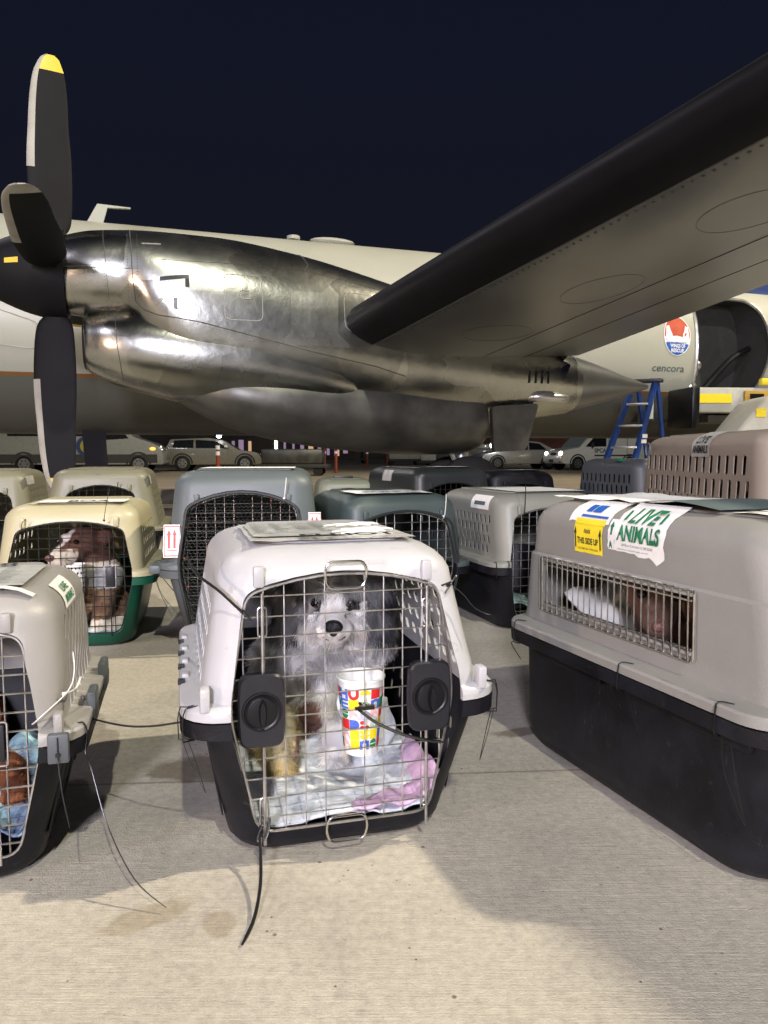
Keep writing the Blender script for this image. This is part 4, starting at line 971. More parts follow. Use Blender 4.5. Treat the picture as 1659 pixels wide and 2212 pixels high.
def bvh_of(objs):
    vs = []; fs = []
    for o in objs:
        n = len(vs); vs += [v.co.copy() + off for v in o.data.vertices]; fs += [tuple(i + n for i in p.vertices) for p in o.data.polygons]
    return BVHTree.FromPolygons(vs, fs)
# chin air scoop
CT = [(.235, 1.985, 1.565, .25), (.25, 2.01, 1.54, .28), (.30, 2.03, 1.50, .315), (.45, 2.07, 1.43, .40), (.7, 2.10, 1.35, .475), (1.1, 2.10, 1.265, .545), (1.54, 2.1, 1.21, .58), (2.0, 2.0, 1.165, .59), (2.6, 1.8, 1.12, .56), (3.0, 1.6, 1.16, .3)]
mb = MB(); mb.rings([sring(.55, 1.93, 1.62, .20)] + [sring(.26, 1.955, 1.595, .225)] + [sring(*t) for t in smooth_tab(CT, 4)], cap0=True)
scoop = apart(mb, 'air_scoop', M['skinmetal'], nac, sharp=60)
mb = MB(); mb.tube([*sring(.242, 1.985, 1.565, .25), *sring(.242, 1.985, 1.565, .25)[:2]], .020, 8); apart(mb, 'intake_lip', M['blackrub'], nac)
mb = MB(); mb.rings([sring(.50, 1.945, 1.605, .215), sring(.53, 1.945, 1.605, .215)]); apart(mb, 'intake_duct', M['blackrub'], nac)
# rear gear fairing under the nacelle
GT = [(1.0, 1.50, 1.30, .20), (1.4, 1.60, 1.08, .45), (1.8, 1.62, .95, .54), (2.3, 1.62, .86, .565), (3.0, 1.6, .79, .57), (3.6, 1.5, .775, .555), (3.98, 1.45, .80, .54), (4.02, 1.35, .84, .50)]
mb = MB(); mb.rings([sring(*t) for t in smooth_tab(GT, 4)]); gear_f = apart(mb, 'gear_fairing', M['darkmetal'], nac, sharp=60)
mb = MB(); mb.rings([[ac(s, b_, z) for s, z in rpoly([(4.05, 1.26), (4.58, 1.30), (4.44, .82), (4.08, .80)], .05)] for b_ in (.46, .50, .53)]); apart(mb, 'gear_door', M['darkmetal'], nac)
mb = MB(); gridpatch(mb, 3.20, 3.50, 1.0, 1.12, 2, 2, lambda u, v: ac(u, .0, v)); 
# main gear
mb = MB(); mb.tube([ac(3.95, 0, 1.3), ac(3.95, 0, .45)], .09, 12); mb.tube([ac(3.6, .1, 1.2), ac(3.9, .1, .6)], .035, 8); mb.tube([ac(3.95, -.3, .45), ac(3.95, .3, .45)], .06, 10); gl = apart(mb, 'landing_gear', M['alu'], nac)
for b_ in (-.24, .24):
    mb = MB(); mb.tube([ac(3.95, b_ + k, .38) for k in (-.12, -.10, -.05, .05, .10, .12)], [.26, .34, .38, .38, .34, .26], 24); apart(mb, 'gear_wheel', M['tyre'], nac)
# nose gear + its door
mb = MB(); mb.prism([(-.02, .25), (.26, .22), (.22, 1.22), (-.08, 1.22)], lambda u, v, d: ac(u, FB + .34 + d, v), -.02, .02); apart(mb, 'gear_door', M['propblk'])
mb = MB(); mb.tube([ac(.1, FB, 1.2), ac(.1, FB, .36)], .07, 10); apart(mb, 'nose_gear', M['alu'])
for b_ in (-.2, .2):
    mb = MB(); mb.tube([ac(.1, FB + b_ + k, .32) for k in (-.09, -.07, .07, .09)], [.26, .32, .32, .26], 20); apart(mb, 'gear_wheel', M['tyre'])
# seams, hatches and vents laid on the nacelle skin (found by casting onto it from outboard)
bt = bvh_of([nac, scoop])
def onac(s, z, e=.004):
    h = bt.ray_cast(ac(s, 3, z), -NN)
    if h[0] is None: return None
    nrm = h[1] if h[1].dot(NN) > 0 else -h[1]
    return h[0] + nrm * e
def seam(pts, r=.0035, m='panel', name='panel_seam', n=10, e=.001):
    P_ = []
    for (a, b_) in zip(pts, pts[1:]):
        for k in range(n): t = k / n; P_.append(onac(a[0] + (b_[0] - a[0]) * t, a[1] + (b_[1] - a[1]) * t, e))
    P_.append(onac(*pts[-1], e)); P_ = [p for p in P_ if p is not None]; mb = MB(); mb.tube(P_, r, 4); return apart(mb, name, M[m], nac)
seam([(.64, 2.78), (.65, 2.6), (.66, 2.3), (.68, 2.1), (.74, 2.03)]); seam([(.74, 2.03), (.86, 1.98), (1.2, 1.93), (1.7, 1.82), (2.3, 1.69), (2.8, 1.60), (3.1, 1.52)], .0045)
seam([(.10, 2.37), (.64, 2.37)], .003); seam([(.42, 2.74), (.44, 2.45), (.46, 2.12)], .002); seam([(.50, 2.04), (.52, 1.7), (.56, 1.42)], .003)
seam([(2.16, 2.68), (2.20, 2.52), (2.15, 2.45)], .004); seam([(.9, 2.45), (1.5, 2.46), (2.2, 2.45), (2.9, 2.33), (3.3, 2.2)], .002)
seam([(3.12, 2.50), (3.10, 2.2), (3.14, 1.95)], .003, 'propedge')
seam(rpoly([(1.42, 2.36), (1.75, 2.36), (1.75, 1.96), (1.42, 1.96)], .05, 3) + [(1.42, 2.33)], .004, 'propedge', 'access_hatch', 4)
seam(rpoly([(2.5, 2.28), (3.0, 2.24), (3.0, 1.96), (2.5, 1.90)], .10, 3) + [(2.5, 2.2)], .0025, 'propedge', 'access_hatch', 4)
seam(rpoly([(1.56, 2.22), (1.64, 2.22), (1.64, 2.15), (1.56, 2.15)], .01, 2) + [(1.56, 2.2)], .004, 'propedge', 'access_hatch', 3)
mb = MB(); gridpatch(mb, .99, 1.025, 2.03, 2.13, 2, 6, lambda u, v: onac(u, v, .003)); apart(mb, 'vent_slot', M['blackrub'], nac)
mb = MB(); gridpatch(mb, 1.09, 1.125, 2.22, 2.33, 2, 6, lambda u, v: onac(u, v, .003)); gridpatch(mb, .88, 1.12, 2.30, 2.335, 8, 2, lambda u, v: onac(u, v - .035 * (1 - (u - .88) / .24), .003)); apart(mb, 'naca_inlet', M['blackrub'], nac)
seam([(.84, 2.08), (.92, 2.14), (.93, 2.13), (.85, 2.07), (.84, 2.08)], .003, 'propedge', 'latch_handle', 4)
seam([(.74, 2.595), (.90, 2.60)], .005, 'propedge', 'latch_handle', 4)
mb = MB()
for k in range(26):
    for (s_, z_) in ((.42 + .001 * k, 2.66 - .026 * k), (.62, 2.68 - .026 * k), (.70, 2.68 - .026 * k)): mb.ell(onac(s_, z_, .001), (.004, .004, .004), 5, 4)
for k in range(70):
    s_ = .9 + k * .032; mb.ell(onac(s_, 1.965 - (s_ - .9) * .205, .001), (.0035, .0035, .0035), 5, 4)
rv = apart(mb, 'rivets', M['panel'], nac); rv['kind'] = 'stuff'
mb = MB(); mb.prism([(3.18, .985), (3.48, .985), (3.48, 1.09), (3.18, 1.09)], lambda u, v, d: ac(u, .508 + d, v), 0, .004); apart(mb, 'red_placard', mat('dull_red', (.045, .012, .010), .5), nac)

# propeller
mb = MB(); T = [(.10, .385), (.0, .385), (-.10, .375), (-.25, .335), (-.40, .275), (-.55, .20), (-.66, .125), (-.73, .06), (-.755, .012)]
mb.rings([[ac(s, r * math.cos(2 * PI * k / 40), 2.37 + r * math.sin(2 * PI * k / 40)) for k in range(40)] for s, r in smooth_tab(T, 3)])
prop = apart(mb, 'propeller', M['propblk'], sharp=60)
BT = [(.24, .10, .10, 0.), (.34, .14, .09, 0), (.41, .27, .07, -.01), (.52, .335, .055, -.015), (.8, .365, .042, -.02), (1.05, .36, .034, -.02), (1.3, .328, .028, -.02), (1.5, .312, .024, -.015), (1.65, .288, .02, -.01), (1.78, .250, .016, -.005), (1.87, .188, .013, .0), (1.92, .135, .010, .005), (1.947, .06, .006, .01)]
def bladepts(t, r0=None):
    r, ch, th_, sh = t; out = []
    tw = R(6 + 10 * (1 - r / 2.06)); n = 22
    for k in range(n):
        a = 2 * PI * k / n; x = math.cos(a) * ch / 2; y = math.sin(a) * th_ / 2 * (1.0 - .35 * math.cos(a))
        x, y = x * math.cos(tw) - y * math.sin(tw), x * math.sin(tw) + y * math.cos(tw)
        out.append((r, x + sh, y))
    return out
def blade(ang):
    er = NN * math.cos(ang) + ZZ * math.sin(ang); et = -NN * math.sin(ang) + ZZ * math.cos(ang); O = ac(0, 0, 2.37)
    P3 = lambda p: O + er * p[0] + AX * p[1] + et * p[2]
    tabs = smooth_tab(BT, 4); root_ = [t for t in tabs if t[0] <= 1.81]; tip = [t for t in tabs if t[0] > 1.78]
    mb = MB(); mb.rings([[P3(p) for p in bladepts(t)] for t in root_]); bl = apart(mb, 'blade', M['propblk'], prop, sharp=60)
    mb = MB(); mb.rings([[P3(p) for p in bladepts((t[0], t[1] + .002, t[2] + .002, t[3]))] for t in tip]); apart(mb, 'blade_tip', M['propyel'] if ang > 1 else M['propedge'], prop, sharp=60)
    mb = MB(); rows = []
    for t in tabs:
        if t[0] < .90: continue
        pts = bladepts((t[0] + (.003 if t[0] > 1.9 else 0), t[1] + .006, t[2] + .005, t[3])); n = len(pts)
        k0 = n // 2; rows.append([P3(pts[(k0 + j) % n]) for j in (-3, -2, -1, 0, 1, 2, 3)])
    mb.rings(rows, False, False, closed=False); apart(mb, 'leading_edge', M['propedge'], prop)
    return P3
M['propyel'] = mat('tip_yellow', (.70, .46, .03), .45, var=.05)
for a in (4, 94, 184, 274): P3 = blade(R(a))
mb = MB(); O = ac(0, 0, 2.37)
mb.prism([(-.33, .03), (-.22, .07), (-.23, .11), (-.34, .07)], lambda u, v, d: ac(u, .352 + .28 * (-.22 - u) * -1 * .0 - (.035 if u < -.3 else 0) + d - .012, 2.37 + v - .02), 0, .01); 
mb2 = MB()
def spin(s, ang, e):
    T2 = sorted(T); r = interp([(a, b_) for a, b_ in T2], s)[0] + e; return ac(s, r * math.cos(ang), 2.37 + r * math.sin(ang))
gridpatch(mb2, -.36, -.25, R(2), R(10), 4, 3, lambda u, v: spin(u, v, .003)); apart(mb2, 'spinner_mark', M['propyel'], prop)
mb = MB(); mb.prism([(-.08, 2.37 - .62), (.12, 2.37 - .62), (.12, 2.37 - .56), (-.08, 2.37 - .56)], lambda u, v, d: ac(u, -.04 + d, v), .10, .105); 
mb = MB(); mb.prism([(-.06, -.62), (.14, -.62), (.14, -.56), (-.06, -.56)], lambda u, v, d: ac(u, .036 + d, 2.37 + v), 0, .004); apart(mb, 'data_plate', M['inkgrey'], prop)
mb = MB(); mb.prism([(-.02, -1.40), (.05, -1.40), (.05, -1.39), (-.02, -1.39)], lambda u, v, d: ac(u, .030 + d, 2.37 + v), 0, .004); apart(mb, 'blade_mark', M['propyel'], prop)

# wing
def naca(x, t): return 5 * t * (.2969 * math.sqrt(max(x, 0)) - .126 * x - .3516 * x * x + .2843 * x ** 3 - .1036 * x ** 4)
def wing_c(b_): return 2.56 - .135 * (b_ - .5)
def wing_le(b_): return 2.50 + .150 * (b_ - .5)
def wing_z(b_): return 1.995 + .078 * (b_ - .5)
def wpt(b_, x, up, e=0., tk=.205):
    c_ = wing_c(b_); y = naca(x, tk); camber = .02 * (1 - (2 * x - 1) ** 2)
    inc = -R(4.2)
    X = x * c_ - (e if x < .02 else 0); Z = (camber * c_ + (y if up else -y) * c_) + (e if up else -e)
    return ac(wing_le(b_) + X * math.cos(inc) - Z * math.sin(inc) * 0, b_, wing_z(b_) + Z + X * math.sin(inc))
xs_ = [(1 - math.cos(PI * k / 22)) / 2 for k in range(23)]
def wsec(b_, x0=0., x1=1., e=0.):
    xx = [x for x in xs_ if x0 <= x <= x1]
    if xx[0] > x0: xx = [x0] + xx
    if xx[-1] < x1: xx += [x1]
    up = [wpt(b_, x, True, e) for x in xx]; lo = [wpt(b_, x, False, e) for x in xx]
    return up[::-1] + (lo[1:] if x0 == 0 else lo)
bs_ = [.05, .5, 1, 2, 3, 4, 5, 6, 8, 10, 11.6]
mb = MB(); mb.rings([wsec(b_, 0, .74) for b_ in bs_]); wing = apart(mb, 'wing', M['wingmetal'], sharp=50)
mb = MB(); mb.rings([wsec(b_, .747, 1.) for b_ in bs_[1:]]); apart(mb, 'flap', M['wingmetal'], wing, sharp=50)
BX = .098
mb = MB(); so = [wsec(b_, 0, BX, .006) for b_ in [.40, .8] + bs_[2:]]
mb.rings(so, False, False, closed=False); o = apart(mb, 'deicer_boot', M['bootrub'], wing)
# root fairing of the wing where it leaves the nacelle
mb = MB(); rr_ = []
for b_, k in ((.60, .34), (.45, .42), (.30, .5)):
    rr_.append([ac(wing_le(b_) + wing_c(b_) / 2 + (wing_c(b_) / 2 + k * .10) * math.copysign(abs(math.cos(2 * PI * j / 48)) ** .8, math.cos(2 * PI * j / 48)), b_, wing_z(b_) - .03 + (.16 + k * .22) * math.sin(2 * PI * j / 48)) for j in range(48)])
mb = MB()
mb.tube([wpt(b_, BX + .004, False, .002) for b_ in [.6 + .5 * k for k in range(22)]], .006, 4); apart(mb, 'boot_edge', M['panel'], wing)
mb = MB()
for k in range(150):
    b_ = .8 + k * .062; mb.ell(wpt(b_, BX + .022, False, .0), (.011, .011, .005), 6, 4)
rv = apart(mb, 'rivets', M['panel'], wing); rv['kind'] = 'stuff'
for (b_, x, rx, ry) in ((1.5, .40, .30, .26), (2.75, .42, .22, .34), (4.1, .36, .22, .30)):
    mb = MB(); P_ = [wpt(b_ + ry * math.sin(2 * PI * k / 30), x + rx * math.cos(2 * PI * k / 30) / wing_c(b_), False, .0005) for k in range(30)]
    mb.tube(P_ + P_[:2], .0011, 4); apart(mb, 'access_panel', M['panel'], wing)
for x in (.55,):
    mb = MB(); mb.tube([wpt(b_, x, False, .0005) for b_ in [.6 + .5 * k for k in range(22)]], .0035, 4); apart(mb, 'panel_seam', M['panel'], wing)
# inboard wing and the other side (mostly hidden)
mb = MB(); mb.rings([[p + NN * 0 for p in wsec(.05, 0, .98)], [ac(0, 0, 0) + (p - ac(0, 0, 0)) + NN * (-8.5) - ZZ * .35 for p in wsec(.05, 0, .98)]]); apart(mb, 'centre_wing', M['wingmetal'], sharp=50)
# tail cone of the nacelle is bright; flap fairing, louvres, exhaust
mb = MB()
for k in range(4): mb.prism([(4.43 + k * .075, 1.50), (4.455 + k * .075, 1.50), (4.455 + k * .075, 1.62), (4.43 + k * .075, 1.62)], lambda u, v, d: onac(u, v, d), .0005, .006)
apart(mb, 'louvres', M['blackrub'], nac)
mb = MB(); mb.tube(crv([ac(4.48, .45, 1.36), ac(4.58, .53, 1.365), ac(4.80, .52, 1.36), ac(4.95, .44, 1.355)], 5), [.02] + [.05] * 14 + [.02], 12); apart(mb, 'exhaust', M['alu'], nac)
mb = MB(); mb.tube([ac(4.86, .42, 1.86), ac(4.94, .44, 1.80)], .07, 10); apart(mb, 'fairing_stub', M['blackrub'], nac)

# ------------------------------------------------------------------ vehicles
def vehicle(name, cat, label, loc, rz, body, cabin, windows, Wd, mbody, wheels, wr_, extra=None, group='vehicles parked beyond the plane', clad=None):
    root = empty(name, loc, rz, label, cat, group)
    mb = MB(); P_ = rpoly(body, .12, 3); hw = Wd / 2
    mb.rings([[(x, y, z) for x, z in [(px_ * k if False else px_, pz) for px_, pz in P_]] for y, k in ((-hw, 1), (hw, 1))]); b_ = mb.build('body', M[mbody], root, bevel=.06, seg=3)
    if cabin:
        mb = MB(); P2 = rpoly(cabin, .10, 3); zb = min(z for _, z in cabin); zt = max(z for _, z in cabin)
        mb.rings([[(x, (-1 if i in (0, 1) else 1) * hw * ((.97 if z < zb + .1 else .84) if cat != 'van' else .95), z) for x, z in P2] for i in (0, 3)]); mb.build('cabin', M[mbody], root, bevel=.05, seg=3)
    for wv in windows:
        for s in (-1, 1):
            mb = MB(); zb = min(z for _, z in (cabin or body))
            def wy(z): return s * (hw * (.97 - (z - zb) / max(.01, (max(q for _, q in (cabin or body)) - zb)) * (.11 if cat != 'van' else .0)) + .012) if cabin else s * (hw + .006)
            mb.rings([[(x, wy(z), z) for x, z in wv], [(x, wy(z) - s * .01, z) for x, z in wv]]); mb.build('window', M['glass'], root, smooth=False)
    for wx in wheels:
        for s in (-1, 1):
            mb = MB(); mb.tube([(wx, s * (hw - .21), wr_), (wx, s * (hw - .19), wr_), (wx, s * (hw + .0), wr_), (wx, s * (hw + .02), wr_)], [wr_ * .8, wr_, wr_, wr_ * .86], 22, up=(0, 0, 1)); tw = mb.build('wheel', M['tyre'], root)
            mb = MB(); mb.cyl((wx, s * (hw + .012), wr_), (wx, s * (hw + .026), wr_), wr_ * .60, 18)
            mb.build('rim', M['rim'], tw)
            mb = MB()
            for k in range(6): a = 2 * PI * k / 6; mb.box((wx + math.cos(a) * wr_ * .36, s * (hw + .028), wr_ + math.sin(a) * wr_ * .36), (wr_ * .14, .006, wr_ * .14))
            mb.build('rim_holes', M['blackrub'], tw)
            mb = MB(); mb.tube([(wx + wr_ * 1.22 * math.cos(R(a)), s * (hw + .002), wr_ + wr_ * 1.22 * math.sin(R(a))) for a in range(0, 181, 15)], .035, 6); mb.build('wheel_arch', M['cladding'], root)
    return root
def rz(o): return o
# small cargo van facing left, headlight on
vw = vehicle('cargo_van', 'van', 'small white cargo van with a lit headlight, parked right of the silver sedan', (10.35, 36.5, 0), R(18), [(-2.25, .32), (-2.3, .55), (-2.22, .95), (-1.25, 1.12), (2.3, 1.2), (2.33, .32)],
             [(-1.35, 1.05), (-.62, 1.74), (-.3, 1.86), (2.2, 1.92), (2.32, 1.05)], [[(-1.02, 1.14), (-.50, 1.66), (.12, 1.70), (.12, 1.14)]], 1.80, 'vanpaint', (-1.45, 1.45), .34)
def face(r, x, hw, items):
    for (nm, y, z, sy, sz, m) in items:
        mb = MB(); mb.ell((x, y, z), (.05, sy, sz), 14, 8); mb.build(nm, M[m], r)
face(vw, -2.24, .9, [('headlight', -.66, .80, .17, .12, 'lamphead'), ('headlight', .66, .80, .15, .10, 'lampw'), ('indicator', -.70, .60, .11, .05, 'lampamber'), ('grille', 0, .78, .34, .08, 'cladding'), ('fog_lamp', -.6, .42, .08, .06, 'blackrub')])
mb = MB(); mb.box((-2.31, .1, .46), (.02, .34, .14)); mb.build('number_plate', M['cladding'], vw)
mb = MB(); mb.add([(-1.30, -.78, 1.12), (-1.30, .78, 1.12), (-.66, .72, 1.72), (-.66, -.72, 1.72)], [(0, 1, 2, 3)]); 
for v_i in range(4): mb.v[v_i] = (mb.v[v_i][0] - .02, mb.v[v_i][1], mb.v[v_i][2] + .03)
mb.build('windscreen', mat('painted_lit_windscreen', (.25, .32, .30), .12), vw)  # pale colour stands in for light on the van windscreen
mb = MB(); mb.box((.6, -.915, .72), (2.3, .02, .06)); mb.build('side_rail', M['cladding'], vw)
mb = MB(); put_text(mb, 'SPCA', -.55, .86, .20, .66, lambda u, v: (u, -.912, v), .03); mb.build('lettering', M['inkgrey'], vw, smooth=False)
mb = MB(); mb.ell((-.72, -1.02, 1.22), (.07, .12, .13), 10, 8); mb.build('mirror', M['cladding'], vw)
mb = MB(); mb.tube([(.25, -.905, .4), (.25, -.905, 1.75)], .012, 4); mb.tube([(1.3, -.905, .4), (1.3, -.905, 1.8)], .012, 4); mb.build('door_seam', M['cladding'], vw)
# silver sedan facing left
sd = vehicle('sedan', 'car', 'silver sedan with bright reflections painted on its windscreen, left of the small cargo van', (7.0, 38.6, 0), R(10), [(-2.2, .28), (-2.28, .52), (-2.1, .78), (-1.1, .95), (1.6, 1.0), (2.2, .95), (2.3, .6), (2.2, .28)],
             [(-1.25, .92), (-.45, 1.36), (.2, 1.46), (.9, 1.40), (1.75, .96)], [[(-.72, 1.0), (-.28, 1.32), (.22, 1.38), (.22, 1.0)], [(.30, 1.0), (.30, 1.38), (.85, 1.32), (1.25, 1.0)]], 1.76, 'sedanpaint', (-1.4, 1.35), .33)
mb = MB(); mb.add([(-1.22, -.74, .97), (-1.22, .74, .97), (-.50, .68, 1.37), (-.50, -.68, 1.37)], [(0, 1, 2, 3)])
mb.v = [(x - .03, y, z + .03) for x, y, z in mb.v]; mb.build('windscreen', mat('painted_glare_windscreen', (.30, .52, .46), .2, emit=(.3, .55, .45, .25)), sd)  # pale tint and faint glow painted in place of reflections
face(sd, -2.2, .8, [('headlight', -.66, .66, .15, .07, 'rim'), ('headlight', .66, .66, .15, .07, 'rim')])
mb = MB(); mb.ell((-.68, -.98, 1.06), (.08, .10, .07), 10, 8); mb.build('mirror', M['refl'], sd)
lp = MB(); lp.ell((5.55, 37.3, 1.22), (.20, .20, .20), 12, 8)
tag(lp.build('work_lamp', M['lampcool']), 'round bright work lamp glowing just left of the silver sedan', 'lamp')
# long white van at the left, facing right
v3 = vehicle('passenger_van', 'van', 'long white van with a round yellow and blue emblem on its door', (-12.35, 31.0, 0), R(8), [(-3.4, .35), (-3.45, 2.2), (1.5, 2.3), (1.9, 1.50), (2.75, 1.22), (3.1, .95), (3.15, .35)],
             None, [[(.75, 1.35), (.8, 2.0), (1.35, 2.0), (1.78, 1.42)], [(-2.9, 1.5), (-2.9, 2.05), (-1.4, 2.05), (-1.4, 1.5)], [(-1.2, 1.5), (-1.2, 2.05), (.3, 2.05), (.3, 1.5)]], 2.0, 'carwhite', (-2.3, 2.15), .38)
mb = MB(); mb.box((-.2, -1.01, .60), (6.2, .02, .34)); mb.build('side_cladding', M['cladding'], v3)
def disc(mb, c, r, y, n=28): mb.add([(c[0] + r * math.cos(2 * PI * k / n), y, c[1] + r * math.sin(2 * PI * k / n)) for k in range(n)], [tuple(range(n))])
mb = MB(); disc(mb, (.15, 1.10), .42, -1.030); em = mb.build('round_emblem', mat('emblem_navy', (.02, .035, .12), .5), v3, smooth=False)
mb = MB(); disc(mb, (.15, 1.10), .27, -1.036); mb.build('emblem_print', mat('emblem_yellow', (.32, .28, .03), .5), em, smooth=False)
mb = MB(); mb.add([(.15 + a, -1.042, 1.10 + b_) for a, b_ in ((-.15, -.18), (-.04, -.18), (.0, .0), (.06, -.18), (.17, -.18), (.06, .1), (.1, .2), (-.06, .18), (-.12, .02))], [tuple(range(9))]); mb.build('emblem_print', M['cladding'], em, smooth=False)
face(v3, 3.02, 1, [('headlight', -.8, .98, .16, .13, 'lampw'), ('headlight', .8, .98, .16, .13, 'rim')])
mb = MB(); mb.ell((2.72, -1.0, 1.0), (.12, .04, .07), 10, 8); mb.build('indicator', M['lampamber'], v3)
mb = MB(); mb.ell((3.02, -.92, 1.02), (.08, .10, .07), 10, 8); mb.build('headlight', M['refl'], v3)
# pale car right behind it
v4 = vehicle('hatchback', 'car', 'pale beige car parked right in front of the long white van', (-7.9, 34.5, 0), R(6), [(-2.1, .3), (-2.2, .7), (-2.1, 1.1), (1.0, 1.0), (2.0, .86), (2.2, .6), (2.2, .3)],
             [(-2.1, 1.0), (-1.9, 1.45), (-.2, 1.52), (.5, 1.40), (1.2, .95)], [[(-1.8, 1.08), (-1.7, 1.40), (-.85, 1.43), (-.85, 1.06)], [(-.75, 1.06), (-.75, 1.43), (.1, 1.38), (.75, 1.05)]], 1.76, 'carpale', (-1.35, 1.45), .36)
mb = MB(); mb.ell((.62, -.98, 1.12), (.09, .10, .07), 10, 8); mb.build('mirror', M['refl'], v4)
lp = MB(); lp.ell((-7.45, 33.4, 1.62), (.12, .12, .12), 12, 8)
tag(lp.build('work_lamp', M['lampcool']), 'small white lamp shining above the pale beige car', 'lamp')
# delineator post
pr = empty('traffic_post', (-4.30, 19.1, 0), 0, 'orange traffic post with two white reflective bands, left of the big grey crate', 'traffic post')
mb = MB(); mb.tube([(0, 0, 0), (0, 0, .03)], .20, 16); mb.build('foot', M['blackrub'], pr)
mb = MB(); mb.tube([(0, 0, .02), (0, 0, 1.02)], [.055, .05], 14); mb.build('post', M['orange'], pr)
for z in (.80, .95):
    mb = MB(); mb.tube([(0, 0, z - .05), (0, 0, z + .05)], .058, 14); mb.build('reflective_band', M['refl'], pr)
bt_ = None
for i, (x, y) in enumerate(((-1.95, 30), (-2.5, 31), (-1.0, 44), (.2, 46))):
    r_ = empty('traffic_post', (x, y, 0), 0, ['thin orange post standing alone beyond the apron, right one of the near pair', 'thin orange post standing alone beyond the apron, left one of the near pair', 'far thin orange post under the plane, left one', 'far thin orange post under the plane, right one'][i], 'traffic post', 'thin orange posts far off')
    mb = MB(); mb.tube([(0, 0, 0), (0, 0, 1.0)], .06, 8); mb.build('post', M['orange'], r_)
    mb = MB(); mb.tube([(0, 0, .8), (0, 0, .9)], .065, 8); mb.build('reflective_band', M['glowpurple'], r_)  # band is no lamp, its faint glow stands in for returned light

# step ladder
lad = empty('step_ladder', (3.50, 10.0, 0), R(-30), 'blue fibreglass step ladder standing in front of the fuselage', 'ladder')
for s in (-1, 1):
    mb = MB(); a = Vector((s * .22 - .42, -.30, 0)); b_ = Vector((s * .14, 0, 1.74))
    mb.tube([a, b_], .045, 4, up=(0, 1, 0)); mb.build('rail', M['blue'], lad)
    mb = MB(); a = Vector((s * .10 + .20, .38, 0)); b_ = Vector((s * .13 + .03, .04, 1.74)); mb.tube([a, b_], .030, 4, up=(0, 1, 0)); mb.build('rear_rail', M['blue'], lad)
for k in range(1, 6):
    z = k * .29; t = z / 1.74; mb = MB(); mb.box((-.42 * (1 - t), -.30 * (1 - t), z), (.42 - .16 * t, .085, .03)); mb.build('step', M['alu'], lad, bevel=.005)
mb = MB(); mb.box((.02, .02, 1.76), (.42, .16, .05)); mb.build('top_cap', M['blackclean'], lad, bevel=.015)
mb = MB(); mb.box((.135 - .03, -.04, 1.40), (.05, .02, .30)); mb.build('label_strip', M['paper'], lad)
for z in (.95, 1.02): 
    mb = MB(); t = z / 1.74; mb.box((.28 - .36 + t * (.15 - .28 + .36), -.30 * (1 - t) - .03, z), (.06, .02, .05)); mb.build('label_strip', M['paper'], lad)

# cargo loader in front of the doorway
ld = empty('cargo_loader', (5.35, 11.2, 0), R(4), 'white cargo loader platform with yellow guard rail under the open cargo door', 'cargo loader')
mb = MB(); mb.box((.9, 0, 1.56), (3.6, .9, .36)); mb.build('platform', M['mach'], ld, bevel=.03)
mb = MB(); mb.box((1.55, -.46, 1.82), (3.0, .10, .10)); mb.build('guard_rail', M['yellow'], ld, bevel=.02)
mb = MB(); mb.box((.35, -.46, 1.74), (.22, .05, .12)); mb.build('rail_bracket', M['yellow'], ld, bevel=.01)
mb = MB(); mb.box((-.62, -.458, 1.58), (.50, .02, .13)); mb.build('warning_label', M['yellow'], ld)
q_ = MB(); q_.box((.02, -.475, 1.57), (.42, .06, .24)); cb = q_.build('control_box', mat('control_orange', (.40, .24, .03), .5), ld, bevel=.01)
mb = MB(); mb.box((-.02, -.512, 1.58), (.20, .02, .13)); mb.build('display', M['blackrub'], cb)
mb = MB(); mb.box((-.91, -.1, 1.45), (.12, .8, .60)); mb.build('rubber_bumper', M['blackrub'], ld, bevel=.03)
mb = MB(); mb.box((.6, .1, 1.30), (2.4, .7, .10)); mb.build('under_frame', M['darkmetal'], ld)
for x in (-.2, 1.9):
    for s in (-.3, .4):
        mb = MB(); mb.tube([(x, s, .3), (x + .5, s, 1.3)], .06, 6); mb.build('lift_arm', M['darkmetal'], ld)
mb = MB(); mb.box((.9, .05, .42), (3.4, .9, .25)); mb.build('chassis', M['mach'], ld, bevel=.03)
for x in (-.5, 2.3):
    for s in (-.42, .5):
        mb = MB(); mb.tube([(x, s - .08, .3), (x, s + .08, .3)], .30, 20, up=(0, 0, 1)); mb.build('wheel', M['tyre'], ld)
mb = MB(); mb.tube(crv([(.62, -.53, 1.55), (.60, -.56, 1.78), (.95, -.58, 1.86), (1.10, -.56, 1.66), (.85, -.55, 1.45), (1.0, -.56, 1.25), (1.2, -.5, 1.15)], 6), .016, 6); mb.build('cable', M['blackrub'], ld)
mb = MB(); mb.box((1.0, -.52, 1.62), (.28, .04, .30)); mb.build('pipe_bracket', M['mach'], ld, bevel=.01)
# white machine housing in front of it
hs = empty('ground_power_unit', (4.12, 8.3, 0), R(-6), 'white machine housing with chipped paint and valves, behind the big slotted crate', 'ground equipment')
mb = MB(); mb.prism([(-.35, .3), (1.9, .3), (1.9, 1.42), (.12, 1.42), (-.02, 1.38), (-.35, .95)], lambda u, v, d: (u, d, v), -.4, .4); mb.build('housing', M['mach'], hs, bevel=.05, seg=3)
for k in range(5):
    mb = MB(); mb.ell((.28 + k * .14, -.41, 1.20 + .05 * math.sin(k * 3)), (.045, .03, .03), 10, 8); mb.build('valve', M['blackrub'], hs)
mb = MB(); mb.tube(crv([(.30, -.44, 1.12), (.5, -.50, 1.16), (.75, -.50, 1.05), (1.1, -.46, 1.12)], 5), .03, 8); mb.build('pipe', M['alu'], hs)
mb = MB(); mb.ell((.52, -.3, 1.46), (.08, .07, .06), 12, 8); mb.build('filler_cap', M['blackrub'], hs)
